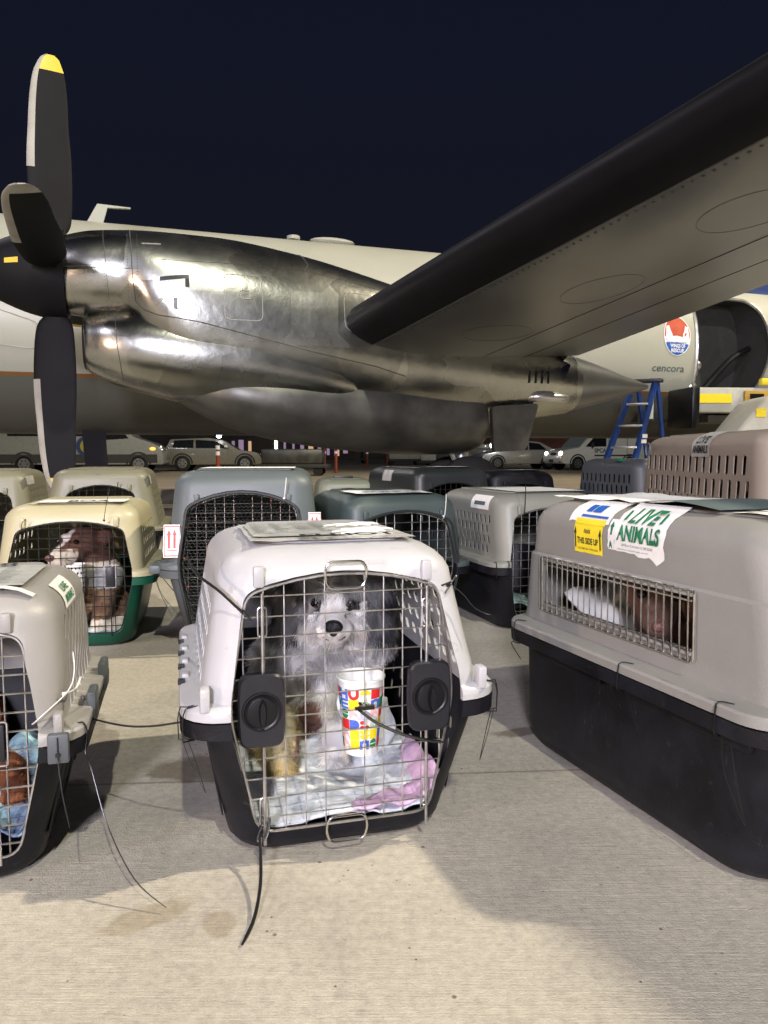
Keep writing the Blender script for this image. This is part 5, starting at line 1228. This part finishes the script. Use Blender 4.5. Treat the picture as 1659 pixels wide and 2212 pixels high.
mb = MB(); mb.box((-.06, -.406, 1.22), (.10, .01, .09)); mb.build('warning_label', M['yellow'], hs)
mb = MB(); mb.box((.16, -.406, 1.28), (.22, .01, .05)); mb.build('warning_label', M['yellow'], hs)
mb = MB(); mb.tube([(.62, -.3, 1.44), (.60, -.32, 1.56), (.78, -.32, 1.60)], .035, 8); mb.build('pipe', M['mach'], hs)
for x in (.1, 1.5):
    for s in (-.36, .36):
        mb = MB(); mb.tube([(x, s - .06, .25), (x, s + .06, .25)], .25, 18, up=(0, 0, 1)); mb.build('wheel', M['tyre'], hs)

# hangar at the right with tube lights, and the terminal buildings far off
hg = empty('hangar', (20, 58, 0), R(-12), 'open hangar with red brown wall and bright tube lights under its eave', 'hangar')
mb = MB(); mb.box((4, 3, 3.6), (34, 2, 7.2)); mb.build('wall', M['brick'], hg)
mb = MB(); mb.box((4, -2, 3.95), (34.6, 9, .5)); mb.build('canopy', M['concrete'], hg)
for x in (-9, -3.5, 3.0, 9, 15, 20):
    mb = MB(); mb.tube([(x, -5.5, 0), (x, -5.5, 3.7)], .12, 8); mb.build('column', M['brick'], hg)
for x in (-8.2, -2.2, 3.6, 8.6, 12.4, 18):
    mb = MB(); mb.tube([(x - 1.2, -4.8, 3.1), (x + 1.2, -4.8, 3.1)], .14, 8); mb.build('tube_light', M['lampw'], hg)
for k in range(26):
    mb = MB(); mb.box((-12 + k * 1.25, 1.93, 2), (.10, .1, 4)); mb.build('rib', M['concrete'], hg)
tm = empty('terminal_building', (-6, 90, 0), R(3), 'low terminal building far off under the plane with glowing windows', 'building')
mb = MB(); mb.box((0, 4, 2.1), (80, 8, 4.2)); mb.build('wall', M['concrete'], tm)
random.seed(3)
for k in range(42):
    m_ = random.choice(['glowpurple', 'lamppeach', 'lamppeach', 'glowpurple', 'concrete', 'lampw' if k % 9 == 0 else 'concrete'])
    mb = MB(); x = -26 + k * 1.05; mb.box((x, -.02, 1.3 + random.random() * .5), (random.uniform(.25, .6), .05, random.uniform(.8, 1.9))); mb.build('window', M[m_], tm, smooth=False)
bd = empty('office_block', (-42, 80, 0), R(12), 'dark block behind the vans at far left', 'building')
mb = MB(); mb.box((0, 4, 3), (50, 8, 6)); mb.build('wall', M['concrete'], bd)
mb = MB(); mb.box((0, 4, 6.2), (51, 9, .4)); mb.build('roof', M['cladding'], bd)
for k in range(6):
    mb = MB(); mb.box((-12 + k * 5, -.03, 3.2), (1.6, .05, 1)); mb.build('window', M['lamppeach' if k % 2 else 'glass'], bd, smooth=False)
# carts and pallets far away on the apron
random.seed(12)
cl = ['low dark baggage cart with pale load', 'small white baggage cart', 'dark tug parked by the terminal', 'pale loaded trolley', 'flat dark trailer', 'white service trolley', 'dark covered trolley', 'red lit service trolley']
for i, (x, y, m_, w_, h_) in enumerate(((-3.3, 27, 'darkmetal', 2.6, .55), (1.4, 52, 'mach', 2.6, .9), (4.3, 56, 'cladding', 2.8, 1.2), (3.0, 40, 'mach', 2.2, .55), (5.6, 44, 'carpale', 3.0, .7), (8.2, 60, 'carwhite', 2.5, 1.2), (3.2, 34, 'cladding', 1.8, .5), (-.6, 62, 'cladding', 3, 1.3))):
    ct = empty('baggage_cart', (x, y, 0), R(random.uniform(-20, 20)), cl[i] + ' standing far off under the plane', 'cart', 'carts far off on the apron')
    mb = MB(); mb.box((0, 0, .35), (w_, 1.2, .14)); mb.build('deck', M['cladding'], ct, bevel=.02)
    mb = MB(); mb.box((0, 0, .42 + h_ / 2), (w_ * .85, 1.1, h_)); mb.build('load', M[m_], ct, bevel=.08)
    for sx_ in (-1, 1):
        for s in (-1, 1):
            mb = MB(); mb.tube([(sx_ * w_ * .36, s * .5 - .05, .18), (sx_ * w_ * .36, s * .5 + .05, .18)], .18, 12, up=(0, 0, 1)); mb.build('wheel', M['tyre'], ct)
for i, (x, y, z, m_, nm) in enumerate(((-1.6, 50, 1.9, 'lamppeach', 'peach coloured lamp glowing high above the far carts'), (3.0, 70, 1.5, 'lampred', 'tiny red lamp glowing under the middle of the plane'))):
    lp = MB(); lp.ell((x, y, z), (.16, .16, .12), 10, 8); tag(lp.build('signal_lamp', M[m_]), nm, 'lamp')

# ------------------------------------------------------------------ dogs
def capsule(mb, pts, rs, sides=14):
    pts = crv([tuple(p) for p in pts], 5); n = len(pts); m_ = len(rs) - 1
    rr = []
    for i in range(n):
        t = i / (n - 1) * m_; k = min(int(t), m_ - 1); rr.append(rs[k] + (rs[k + 1] - rs[k]) * (t - k))
    mb.tube(pts, rr, sides); mb.ell(pts[0], (rs[0],) * 3, 12, 8); mb.ell(pts[-1], (rs[-1],) * 3, 12, 8)
def fuse(mb, voxel=.006, smooth=6):
    me = bpy.data.meshes.new('t'); me.from_pydata(mb.v, [], mb.f); bm = bmesh.new(); bm.from_mesh(me); bmesh.ops.recalc_face_normals(bm, faces=bm.faces); bm.to_mesh(me); bm.free()
    o = bpy.data.objects.new('t', me); col.objects.link(o)
    a = o.modifiers.new('r', 'REMESH'); a.mode = 'VOXEL'; a.voxel_size = voxel
    s = o.modifiers.new('s', 'SMOOTH'); s.iterations = smooth; s.factor = .5
    dg = bpy.context.evaluated_depsgraph_get(); out = bpy.data.meshes.new_from_object(o.evaluated_get(dg)); bpy.data.objects.remove(o); bpy.data.meshes.remove(me)
    return out
def paint(me, fn):
    at_ = me.color_attributes.new('Col', 'FLOAT_COLOR', 'POINT')
    buf = []
    for v in me.vertices: buf += [*fn(v.co), 1.]
    at_.data.foreach_set('color', buf)
def n3(p, s, o=0.): return noise.noise(Vector((p[0] * s + o, p[1] * s + o * 1.7, p[2] * s - o)))
attr_mat('fur_skin', .75); attr_mat('fur_strands', .62)
def coat(me, root, count, length, colr, wfac=1., comb=None, seed=1, name='coat', curl=1.):
    rnd = random.Random(seed); me.calc_loop_triangles()
    tris = [(t.vertices[0], t.vertices[1], t.vertices[2], t.area) for t in me.loop_triangles]; co = [v.co.copy() for v in me.vertices]; nr = [v.normal.copy() for v in me.vertices]
    cum = []; s = 0
    for t in tris: s += t[3]; cum.append(s)
    import bisect
    V = []; F = []; Cc_ = []
    for i in range(count):
        t = tris[min(bisect.bisect(cum, rnd.random() * s), len(tris) - 1)]; u, v = rnd.random(), rnd.random()
        if u + v > 1: u, v = 1 - u, 1 - v
        p = co[t[0]] * (1 - u - v) + co[t[1]] * u + co[t[2]] * v; n = (nr[t[0]] * (1 - u - v) + nr[t[1]] * u + nr[t[2]] * v).normalized()
        L_ = length(p) * rnd.uniform(.55, 1.15)
        if L_ < .001: continue
        g_ = Vector((n3(p, 22, 3), n3(p, 22, 7), n3(p, 22, 11))) * 1.5 * curl     # clumps that run together
        d = n * .75 + g_ + Vector((rnd.uniform(-.3, .3), rnd.uniform(-.3, .3), -.45 + rnd.uniform(-.2, .1)))
        if comb: d += comb(p)
        d.normalize(); side = d.cross(n); 
        if side.length < .05: side = d.cross(Vector((1, 0, 0)))
        side.normalize(); w_ = .00075 * wfac * rnd.uniform(.7, 1.4); cv = Vector((rnd.uniform(-1, 1), rnd.uniform(-1, 1), rnd.uniform(-1.2, .3))) * .55 * curl
        base = colr(p); k = rnd.uniform(.72, 1.22); c_ = [min(1, q * k) for q in base]; b0 = len(V); q = p - n * .002
        for j in range(4):
            tt = j / 3; ww = w_ * (1 - tt * .8)
            V.append(tuple(q - side * ww)); V.append(tuple(q + side * ww)); Cc_ += [*c_, 1., *c_, 1.]
            d2 = (d + cv * tt).normalized(); q = q + d2 * L_ / 3
        for j in range(3): F.append((b0 + 2 * j, b0 + 2 * j + 1, b0 + 2 * j + 3, b0 + 2 * j + 2))
    m2 = bpy.data.meshes.new(name); m2.from_pydata(V, [], F); a = m2.color_attributes.new('Col', 'FLOAT_COLOR', 'POINT'); a.data.foreach_set('color', Cc_)
    return link(name, m2, MATS['fur_strands'], root, True, None)
def shift(mb, o): mb.v = [tuple(Vector(v) - Vector(o)) for v in mb.v]

# the curly grey and white dog
O1 = Vector((-.15, 1.72, .05))
dog = empty('dog', O1, 0, 'curly grey and white dog with black ears sitting in the white crate facing out', 'dog')
mb = MB()
mb.ell((-.117, 1.755, .455), (.088, .080, .064)); mb.ell((-.172, 1.735, .395), (.046, .05, .050)); mb.ell((-.060, 1.735, .395), (.046, .05, .050))
capsule(mb, [(-.117, 1.73, .415), (-.115, 1.68, .392), (-.113, 1.640, .388)], [.048, .038, .028]); mb.ell((-.114, 1.665, .365), (.034, .035, .022)); mb.ell((-.136, 1.665, .380), (.022, .03, .022)); mb.ell((-.092, 1.665, .380), (.022, .03, .022))
mb.ell((-.158, 1.715, .452), (.022, .018, .014)); mb.ell((-.076, 1.715, .452), (.022, .018, .014))
for s, cx in ((-1, -.236), (1, -.004)):
    mb.ell((cx - s * .030, 1.765, .462), (.045, .038, .034)); mb.ell((cx - s * .004, 1.755, .415), (.038, .028, .060)); mb.ell((cx + s * .002, 1.745, .350), (.030, .024, .058))
capsule(mb, [(-.12, 1.80, .40), (-.145, 1.83, .32), (-.17, 1.85, .24), (-.19, 1.90, .17), (-.22, 1.96, .14)], [.095, .118, .138, .135, .12])
mb.ell((-.250, 1.80, .27), (.080, .08, .10)); mb.ell((-.27, 1.84, .19), (.08, .09, .09)); mb.ell((-.09, 1.82, .27), (.075, .08, .09))
capsule(mb, [(-.15, 1.79, .30), (-.16, 1.78, .20)], [.085, .085])
capsule(mb, [(-.265, 1.80, .26), (-.262, 1.76, .16), (-.240, 1.67, .095), (-.232, 1.625, .078)], [.062, .048, .042, .036])
capsule(mb, [(-.085, 1.80, .24), (-.105, 1.775, .15), (-.113, 1.71, .088), (-.115, 1.675, .072)], [.058, .046, .040, .032])
capsule(mb, [(-.315, 1.86, .15), (-.30, 1.78, .10), (-.27, 1.70, .072)], [.075, .055, .036])
for px_, py_ in ((-.232, 1.60), (-.115, 1.655)):
    for k in (-1.5, -.5, .5, 1.5): mb.ell((px_ + k * .017, py_ + abs(k) * .006, .070), (.011, .018, .013))
body = fuse(mb, .0055, 5)
for v_ in body.vertices: v_.co -= O1
def dcol(pl):
    p = pl + O1; x = p.x + .117; z = p.z; y = p.y; nn = n3(p, 14, 2); 
    dark = (.022, .022, .027); grey = (.24, .235, .25); pale = (.70, .685, .68); white = (.86, .84, .81)
    def lerp(a, b_, t): t = max(0, min(1, t)); return tuple(i + (j - i) * t for i, j in zip(a, b_))
    if z > .335 and y < 1.86:
        if abs(x) > .086 - .02 * nn and z < .54: c = lerp(dark, grey, .42 + 2.2 * nn)      # ears
        else:
            c = (lerp(pale, dark, .95 + nn * 1.1) if abs(x) < .062 else lerp(grey, dark, .2 + nn * 1.6)) if (abs(x) > .030 + .016 * nn and z > .412 + .02 * nn) else lerp(white, pale, .1 + nn)
            if z > .455: c = lerp(lerp(c, pale, .35), grey, .35 + nn * 1.8)
            if abs(x) < .026 + .02 * nn and z < .475: c = white
            if abs(x) > .060 and .39 < z < .435: c = lerp(dark, pale, .5 + nn * 1.5)
            if z < .375 and y < 1.70: c = lerp(white, (.55, .40, .30), .35 + nn * .6)
        return c
    if z > .25: return lerp(pale, white, .2 + nn * 1.4) if nn > -.18 else lerp(pale, grey, .6)
    if -.205 < p.x < -.15 and z < .20 and y < 1.80 and z > .09: return (.26, .145, .12)
    if z < .19 and p.x < -.18: return lerp((.52, .47, .34), (.46, .35, .16), (.16 - z) * 12 + nn)
    return lerp(pale, (.50, .47, .40), .4 + nn)
paint(body, dcol); bo = link('body', body, MATS['fur_skin'], dog, True, None)
def dlen(pl):
    p = pl + O1; x = p.x + .117
    if (p - Vector((-.113, 1.622, .394))).length < .0215: return 0
    if p.y < 1.655 and p.z > .36: return .008
    for ex in (-.158, -.078):
        if (p - Vector((ex, 1.698, .436))).length < .023: return .002
    if -.205 < p.x < -.15 and .09 < p.z < .20 and p.y < 1.78: return .008
    if p.z > .335 and p.y < 1.86:
        if abs(x) > .10: return .034
        return .015 if p.y < 1.68 else (.036 if p.z > .46 else .030)
    return .028 if p.z > .2 else .019
coat(body, dog, 90000, dlen, dcol, .78, seed=4, comb=lambda p: Vector((0, -.1, -.9)) if abs(p.x + O1.x + .117) > .085 and p.z + O1.z > .28 else Vector((0, -.05, -.25)))
mb = MB(); mb.ell((-.113, 1.618, .395), (.0215, .015, .0165), 20, 12); mb.ell((-.113, 1.622, .382), (.011, .010, .010)); shift(mb, O1); no = mb.build('nose', M['skin'], dog)
mb = MB()
for s in (-1, 1): mb = MB(); mb.ell((-.113 + s * .0095, 1.605, .393), (.0045, .003, .0038)); shift(mb, O1); mb.build('nostril', M['blackrub'], no)
for ex in (-.158, -.078):
    mb = MB(); mb.ell((ex, 1.687, .436), (.0135, .011, .012), 16, 12); shift(mb, O1); mb.build('eye', M['eye'], dog)
mb = MB(); mb.tube(crv([(-.138, 1.640, .368), (-.125, 1.634, .362), (-.113, 1.631, .371), (-.101, 1.634, .362), (-.088, 1.640, .368)], 5), .0024, 6); shift(mb, O1); mb.build('mouth', mat('dog_lip', (.10, .05, .05), .5), dog)
# bedding
blanket('quilt', 'pale blue quilt bunched on the floor of the white crate under the curly dog', A, .085, .62, .058, 'blanket', .022, .020, 1.3, lump=lambda x, y: .035 * math.exp(-((x - .17) / .06) ** 2 - ((y - .30) / .10) ** 2))
mb = MB(); gridpatch(mb, .02, .212, .076, .30, 26, 24, lambda u, v: (min(u, interp(A.btab, .1)[0] - .012), v, .070 + .010 * noise.noise(Vector((u * 26, v * 22, 5))) + 1.1 * max(0, u - .165) + .012 * math.sin((u + v) * 90) * .25), jag=lambda u, v, i, j: (u + (.135 * min(1, max(0, (v - .10) / .05))) * (1 - i / 26), v))
o = mb.build('cloth', M['pink'], None, sharp=None); o.matrix_world = A.mat; md = o.modifiers.new('s', 'SOLIDIFY'); md.thickness = .005
tag(o, 'pink cloth folded in the right front corner of the white crate', 'cloth')
mb = MB(); gridpatch(mb, -.02, .10, 0, .17, 10, 12, lambda u, v: (u + .07 + .012 * math.sin(v * 40), .34 + .02 * noise.noise(Vector((u * 20, v * 16, 8))) - v * .15, .09 + v), jag=lambda u, v, i, j: (u, v * (1 - .3 * i / 10)))
o = mb.build('cloth', M['blanket'], None, sharp=None); o.matrix_world = A.mat; md = o.modifiers.new('s', 'SOLIDIFY'); md.thickness = .005
tag(o, 'grey blue rag standing up behind the colourful paper cup', 'cloth')
# paper cup tied to the door
CUPZ0, CUPZ1, RB, RT = .168, .322, .0345, .0475
cup = empty('paper_cup', (-.048, 1.485, CUPZ0), 0, 'white paper cup with colourful letters and shapes tied to the white crate door', 'cup')
hC = CUPZ1 - CUPZ0
def cr_at(z): return RB + (RT - RB) * z / hC
mb = MB(); prof = [(RB - .002, .004), (RB, 0.0)] + [(cr_at(hC * k / 8), hC * k / 8) for k in range(1, 9)] + [(RT + .003, hC + .001), (RT + .0035, hC + .004), (RT + .001, hC + .006), (RT - .002, hC + .003)] + [(cr_at(hC * k / 8) - .002, hC * k / 8) for k in range(7, -1, -1)] + [(RB - .004, .012)]
mb.rings([[(r * math.cos(2 * PI * k / 48), r * math.sin(2 * PI * k / 48), z) for k in range(48)] for r, z in prof], True, True); cupmb = mb
def cupf(u, v):   # u = arc metres from the side facing the camera, v = height
    r = cr_at(v) + .0006; a = -PI / 2 + u / (RB + .006); return (r * math.cos(a), r * math.sin(a), v)
def tile(mb, shape, u, v, s):
    n = 6
    def gp(a, b_, c_, d_): gridpatch(mb, u + a * s, u + b_ * s, v + c_ * s, v + d_ * s, 4, 3, cupf)
    def arc(cx, cy, r0, r1, a0, a1, k=10):
        vs = []; fs = []
        for i in range(k + 1):
            a = R(a0 + (a1 - a0) * i / k)
            for r in (r0, r1): vs.append(cupf(u + s * (cx + r * math.cos(a)), v + s * (cy + r * math.sin(a))))
        for i in range(k): fs.append((2 * i, 2 * i + 1, 2 * i + 3, 2 * i + 2))
        mb.add(vs, fs)
    if shape == 'sq': gp(0, 1, 0, 1)
    elif shape == 'H': gp(0, .28, 0, 1); gp(.72, 1, 0, 1); gp(.28, .72, .36, .64)
    elif shape == 'E': gp(0, .3, 0, 1); gp(.3, 1, 0, .22); gp(.3, 1, .39, .61); gp(.3, 1, .78, 1)
    elif shape == 'U': gp(0, .28, .4, 1); gp(.72, 1, .4, 1); arc(.5, .45, .18, .5, 180, 360)
    elif shape == 'half': arc(.5, .5, 0, .5, 0, 180); 
    elif shape == 'halves': arc(.5, .55, 0, .45, 0, 180); arc(.5, .45, 0, .45, 180, 360)
    elif shape == 'disc': arc(.5, .5, 0, .48, 0, 360, 16)
    elif shape == 'quart': arc(0, 0, 0, 1, 0, 90)
    elif shape == 'rain':
        for r in (.14, .26, .38, .50): arc(.5, .4, r - .04, r, 0, 180)
        for r in (.10, .22, .34, .46): gp(.5 - r - .04, .5 - r, 0, .4); gp(.5 + r, .5 + r + .04, 0, .4)
    elif shape == 'sun':
        arc(.5, .3, 0, .22, 0, 180)
        for a in range(0, 181, 22): arc(.5, .3, .2, .52, a - 5, a + 5, 1)
    elif shape == 'N': gp(0, .3, 0, .9); gp(.7, 1, 0, .9); arc(.5, .5, .2, .5, 0, 180)
    elif shape == 'D': gp(0, .5, 0, 1); arc(.5, .5, 0, .5, -90, 90)
    elif shape == 'dots': arc(.25, .75, 0, .22, 0, 360, 10); arc(.75, .25, 0, .22, 0, 360, 10); arc(.25, .25, 0, .22, 0, 360, 10)
    elif shape == 'zig': arc(.5, .5, 0, .5, 180, 360); arc(.5, 1.0, 0, .5, 180, 360)
rows = [  # from the top: (shape, colour) left to right across the visible half
    [('sq', 'cred'), ('H', 'cblue'), ('U', 'cred'), ('half', 'cyel'), ('sq', 'cred'), ('quart', 'cpink')],
    [('D', 'cgreen'), ('E', 'cblue'), ('sq', 'cyel'), ('sun', 'cgreen'), ('N', 'cblue'), ('sq', 'cgreen')],
    [('quart', 'cpink'), ('halves', 'cgreen'), ('quart', 'cpink'), ('rain', 'cblue'), ('quart', 'cpink'), ('D', 'cred')],
    [('rain', 'cgreen'), ('sq', 'cred'), ('D', 'cblue'), ('dots', 'cred'), ('rain', 'cgreen'), ('quart', 'cyel')],
    [('zig', 'cyel'), ('quart', 'cpink'), ('sq', 'cyel'), ('zig', 'cyel'), ('sq', 'cyel'), ('D', 'cblue')],
    [('sq', 'cgreen'), ('quart', 'cpink'), ('sq', 'cyel'), ('N', 'cblue'), ('halves', 'cgreen'), ('sq', 'cred')]]
by = {}
S_ = .0205
for r_, row in enumerate(rows):
    for k in range(12):
        sh, cm = row[k % 6]; m_ = by.setdefault(cm, MB()); tile(m_, sh, -.0655 + k * .0215, hC - .0335 - r_ * .0212, S_ * 1.01)
for i, (cm, m_) in enumerate(by.items()): cupmb.add(m_.v, m_.f, i + 1)
cupmb.build('cup_wall', None, cup, mats=[M['cup']] + [M[cm] for cm in by])
# tie that holds the cup, a long tail sticking out to the right
ztie(A.root, [(.040, .050, .292), (.035, .046, .288), (.028, .060, .294)], .003, (.022, .050, .286))
ztie(A.root, [(.022, .050, .286), (.055, .030, .262), (.105, .018, .238), (.150, .010, .225), (.185, .004, .219)], .0046)
mb = MB(); mb.box((.040, .046, .288), (.030, .008, .008)); mb.build('cable_tie', M['tie'], A.root)

# brown and white dog of the cream crate
O2 = Vector((-1.2, 3.1, .02))
dg2 = empty('dog', O2, 0, 'brown dog with white muzzle and blaze sitting in the cream crate looking left', 'dog')
mb = MB(); mb.ell((-1.265, 3.08, .415), (.078, .075, .068)); capsule(mb, [(-1.285, 3.04, .385), (-1.312, 2.985, .362), (-1.324, 2.955, .354)], [.056, .047, .038]); mb.ell((-1.312, 2.975, .330), (.038, .04, .022)); mb.ell((-1.318, 3.02, .442), (.022, .02, .014)); mb.ell((-1.262, 3.015, .440), (.022, .02, .014))
mb.ell((-1.18, 3.09, .43), (.035, .03, .045), rot=Matrix.Rotation(.5, 3, 'Y')); mb.ell((-1.33, 3.10, .445), (.02, .03, .035))
capsule(mb, [(-1.25, 3.12, .37), (-1.24, 3.15, .28), (-1.27, 3.2, .19), (-1.30, 3.34, .15)], [.075, .10, .125, .12])
capsule(mb, [(-1.17, 3.12, .27), (-1.175, 3.05, .15), (-1.18, 2.99, .055)], [.06, .045, .033]); capsule(mb, [(-1.26, 3.12, .25), (-1.27, 3.05, .14), (-1.275, 2.98, .055)], [.06, .045, .033])
capsule(mb, [(-1.19, 3.2, .13), (-1.14, 3.10, .08), (-1.135, 3.02, .05)], [.075, .045, .028])
b2 = fuse(mb, .008, 6)
for v_ in b2.vertices: v_.co -= O2
def c2(pl):
    p = pl + O2; nn = n3(p, 30, 1); br = (.095, .045, .035)
    if p.z > .30 and p.y < 3.16:
        ax = p.x + 1.285 + (3.06 - p.y) * .45
        if abs(ax) < .016 and p.z > .36: return (.62, .56, .52)
        if (p.y < 2.992 and p.z < .398) or p.z < .330: return (.60, .53, .45) if nn > -.22 else (.22, .13, .10)
        return br
    if p.z < .10: return (.58, .52, .44)
    if p.z < .32 and p.z > .22 and p.y < 3.12: return (.26, .26, .28)
    return (.16, .10, .06) if nn > 0 else (.11, .06, .04)
paint(b2, c2); link('body', b2, MATS['fur_skin'], dg2, True, None); coat(b2, dg2, 9000, lambda p: 0 if min((p + O2 - Vector(e)).length for e in ((-1.335, 3.002, .425), (-1.262, 2.998, .422), (-1.340, 2.922, .364))) < .021 else .007, c2, 1.4, seed=5, curl=.3)
mb = MB(); mb.ell((-1.338, 2.922, .364), (.020, .013, .014), 14, 10); shift(mb, O2); mb.build('nose', M['pinknose'], dg2)
for e in ((-1.335, 3.000, .425), (-1.262, 2.997, .422)):
    mb = MB(); mb.ell(e, (.011, .010, .010), 14, 10); shift(mb, O2); mb.build('eye', M['eye'], dg2)
blanket('pad', 'teal patterned pad on the floor of the cream crate', D, .08, .60, .05, 'teal', .012, .02, 4.)
# spotted cups in the cream crate
for i, (x, lab) in enumerate(((-.105, 'white cup with black dots, left of the pair on the cream crate door'), (-.030, 'white cup with black dots, right of the pair on the cream crate door'))):
    cu_ = empty('paper_cup', tuple(world(D, (x + .035, .10, .185))), 0, lab, 'cup', 'spotted cups')
    mb = MB(); mb.rings([[(r * math.cos(2 * PI * k / 28), r * math.sin(2 * PI * k / 28), z) for k in range(28)] for r, z in ((.028, 0), (.038, .15), (.040, .152), (.036, .15), (.027, .006))], True, True)
    for r_ in range(7):
        for k in range(16):
            a = 2 * PI * (k + .5 * (r_ % 2)) / 16; z = .012 + r_ * .021; rr = .028 + .010 * z / .15 + .0006
            mb.add([(rr * math.cos(a + .10 * math.cos(q)), rr * math.sin(a + .10 * math.cos(q)), z + .0052 * math.sin(q)) for q in [2 * PI * j / 8 for j in range(8)]], [tuple(range(8))], 1)
    mb.build('cup_wall', None, cu_, mats=[M['cup'], M['ink']])

# the dog behind the barred window of the taupe crate
O3 = Vector((.72, 1.72, .05))
dg3 = empty('dog', O3, 0, 'reddish brown dog peering through the barred window of the taupe crate', 'dog')
mb = MB(); mb.ell((.635, 1.70, .455), (.070, .075, .062)); capsule(mb, [(.625, 1.67, .44), (.610, 1.625, .415), (.602, 1.598, .402)], [.052, .042, .032]); mb.ell((.612, 1.625, .375), (.030, .035, .018)); mb.ell((.69, 1.66, .44), (.03, .035, .045)); mb.ell((.60, 1.75, .47), (.025, .03, .04))
capsule(mb, [(.66, 1.74, .42), (.72, 1.76, .33), (.78, 1.78, .22), (.80, 1.9, .16)], [.07, .10, .12, .12])
capsule(mb, [(.66, 1.76, .26), (.63, 1.73, .14), (.62, 1.70, .06)], [.055, .04, .032]); capsule(mb, [(.76, 1.66, .26), (.73, 1.62, .14), (.72, 1.60, .06)], [.055, .04, .032])
b3 = fuse(mb, .006, 6)
for v_ in b3.vertices: v_.co -= O3
def c3(pl):
    p = pl + O3; nn = n3(p, 25, 1)
    if p.y < 1.64 and p.z < .47: return (.125, .075, .062) if nn > -.1 else (.09, .05, .04)
    if abs(p.x - .625) < .012 and p.z > .42: return (.24, .18, .16)
    return (.13, .065, .05) if nn > -.1 else (.09, .045, .035)
paint(b3, c3); link('body', b3, MATS['fur_skin'], dg3, True, None); coat(b3, dg3, 10000, lambda p: 0 if min((p + O3 - Vector(e)).length for e in ((.583, 1.645, .468), (.662, 1.632, .462), (.592, 1.56, .402))) < .02 else .005, c3, 1.0, seed=6, curl=.2)
mb = MB(); mb.ell((.594, 1.566, .408), (.015, .010, .012), 14, 10); shift(mb, O3); mb.build('nose', M['pinknose'], dg3)
for e in ((.580, 1.642, .466), (.660, 1.628, .460)):
    mb = MB(); mb.ell(e, (.012, .012, .011), 14, 10); shift(mb, O3); mb.build('eye', M['eye'], dg3)
mb = MB(); gridpatch(mb, -.20, .10, .52, .76, 12, 12, lambda u, v: (u, v, .30 + .03 * noise.noise(Vector((u * 12, v * 12, 2))) + (v - .52) * .5)); 
o = mb.build('pad', M['paper'], None, sharp=None); o.matrix_world = B.mat; md = o.modifiers.new('s', 'SOLIDIFY'); md.thickness = .006
tag(o, 'white pad bunched up behind the left end of the barred window', 'pad')

# black and white dog of the light grey crate
O4 = Vector((.86, 3.55, .05))
dg4 = empty('dog', O4, R(18), 'black and white dog half hidden behind the light grey crate door', 'dog')
mb = MB(); mb.ell((-.04, -.06, .42), (.07, .07, .062)); capsule(mb, [(-.04, -.10, .40), (-.045, -.16, .375)], [.045, .032]); mb.ell((-.11, -.04, .42), (.022, .03, .05)); mb.ell((.03, -.04, .42), (.022, .03, .05))
capsule(mb, [(-.03, -.02, .36), (0, .02, .25), (.02, .1, .14)], [.07, .11, .12]); capsule(mb, [(-.07, -.05, .22), (-.08, -.12, .03)], [.05, .034]); capsule(mb, [(.05, -.05, .22), (.05, -.12, .03)], [.05, .034])
b4 = fuse(mb, .010, 6)
def c4(p): return (.55, .53, .52) if (abs(p.x + .04) < .018 or p.y < -.13 or (p.z < .30 and p.y < -.04)) else (.03, .03, .035)
paint(b4, c4); link('body', b4, MATS['fur_skin'], dg4, True, None); coat(b4, dg4, 6000, lambda p: .016, c4, 1.8, seed=8, curl=.6)
mb = MB(); mb.ell((-.046, -.195, .385), (.015, .012, .012)); mb.build('nose', M['skin'], dg4)
for e in ((-.075, -.125, .425), (-.012, -.125, .425)): mb = MB(); mb.ell(e, (.009, .009, .009)); mb.build('eye', M['eye'], dg4)
blanket('pad', 'teal pad on the floor of the light grey crate', I9, .08, .60, .05, 'teal', .02, .02, 6., lump=lambda x, y: .08 * math.exp(-((x + .15) / .08) ** 2 - ((y - .12) / .08) ** 2))
blanket('quilt', 'pale towel lying in the dark grey crate named BONNIE', H8, .08, .60, .05, 'blanket', .02, .02, 7.)
# dog lying in the pale grey crate at the left edge: one reddish paw shows
O5 = world(Cc, (-.06, .42, .09))
dg5 = empty('dog', O5, YC, 'reddish brown dog lying in the pale grey crate, only its paw showing', 'dog')
mb = MB(); capsule(mb, [(-.02, .28, .06), (0, .12, .07), (.0, -.0, .08)], [.09, .10, .075]); mb.ell((-.03, -.07, .11), (.055, .06, .05)); capsule(mb, [(-.03, -.1, .10), (-.03, -.16, .085)], [.038, .028])
capsule(mb, [(.06, .0, .05), (.15, -.12, .06), (.185, -.235, .055)], [.045, .030, .026]); capsule(mb, [(-.09, .0, .06), (-.10, -.10, .03), (-.10, -.17, .025)], [.045, .032, .028])
for k in (-1, 0, 1): mb.ell((.185 + k * .015, -.262, .052), (.009, .016, .012))
mb.ell((-.08, -.05, .12), (.018, .03, .04)); mb.ell((.02, -.05, .12), (.018, .03, .04))
b5 = fuse(mb, .006, 5)
def c5(p): return (.18, .065, .03) if n3(p, 30) > -.1 else (.12, .04, .02)
paint(b5, c5); link('body', b5, MATS['fur_skin'], dg5, True, None); coat(b5, dg5, 9000, lambda p: .010, c5, 1.2, seed=9, curl=.4)
mb = MB(); mb.ell((-.03, -.19, .095), (.012, .010, .010)); mb.build('nose', M['skin'], dg5)
for e in ((-.055, -.115, .135), (-.005, -.115, .135)): mb = MB(); mb.ell(e, (.008, .008, .008)); mb.build('eye', M['eye'], dg5)
blanket('quilt', 'blue and teal quilt piled in the pale grey crate at the left edge', Cc, .075, .64, .065, 'quilt2', .035, .018, 9., lump=lambda x, y: .11 * math.exp(-((x - .13) / .08) ** 2 - ((y - .34) / .12) ** 2) + .03)
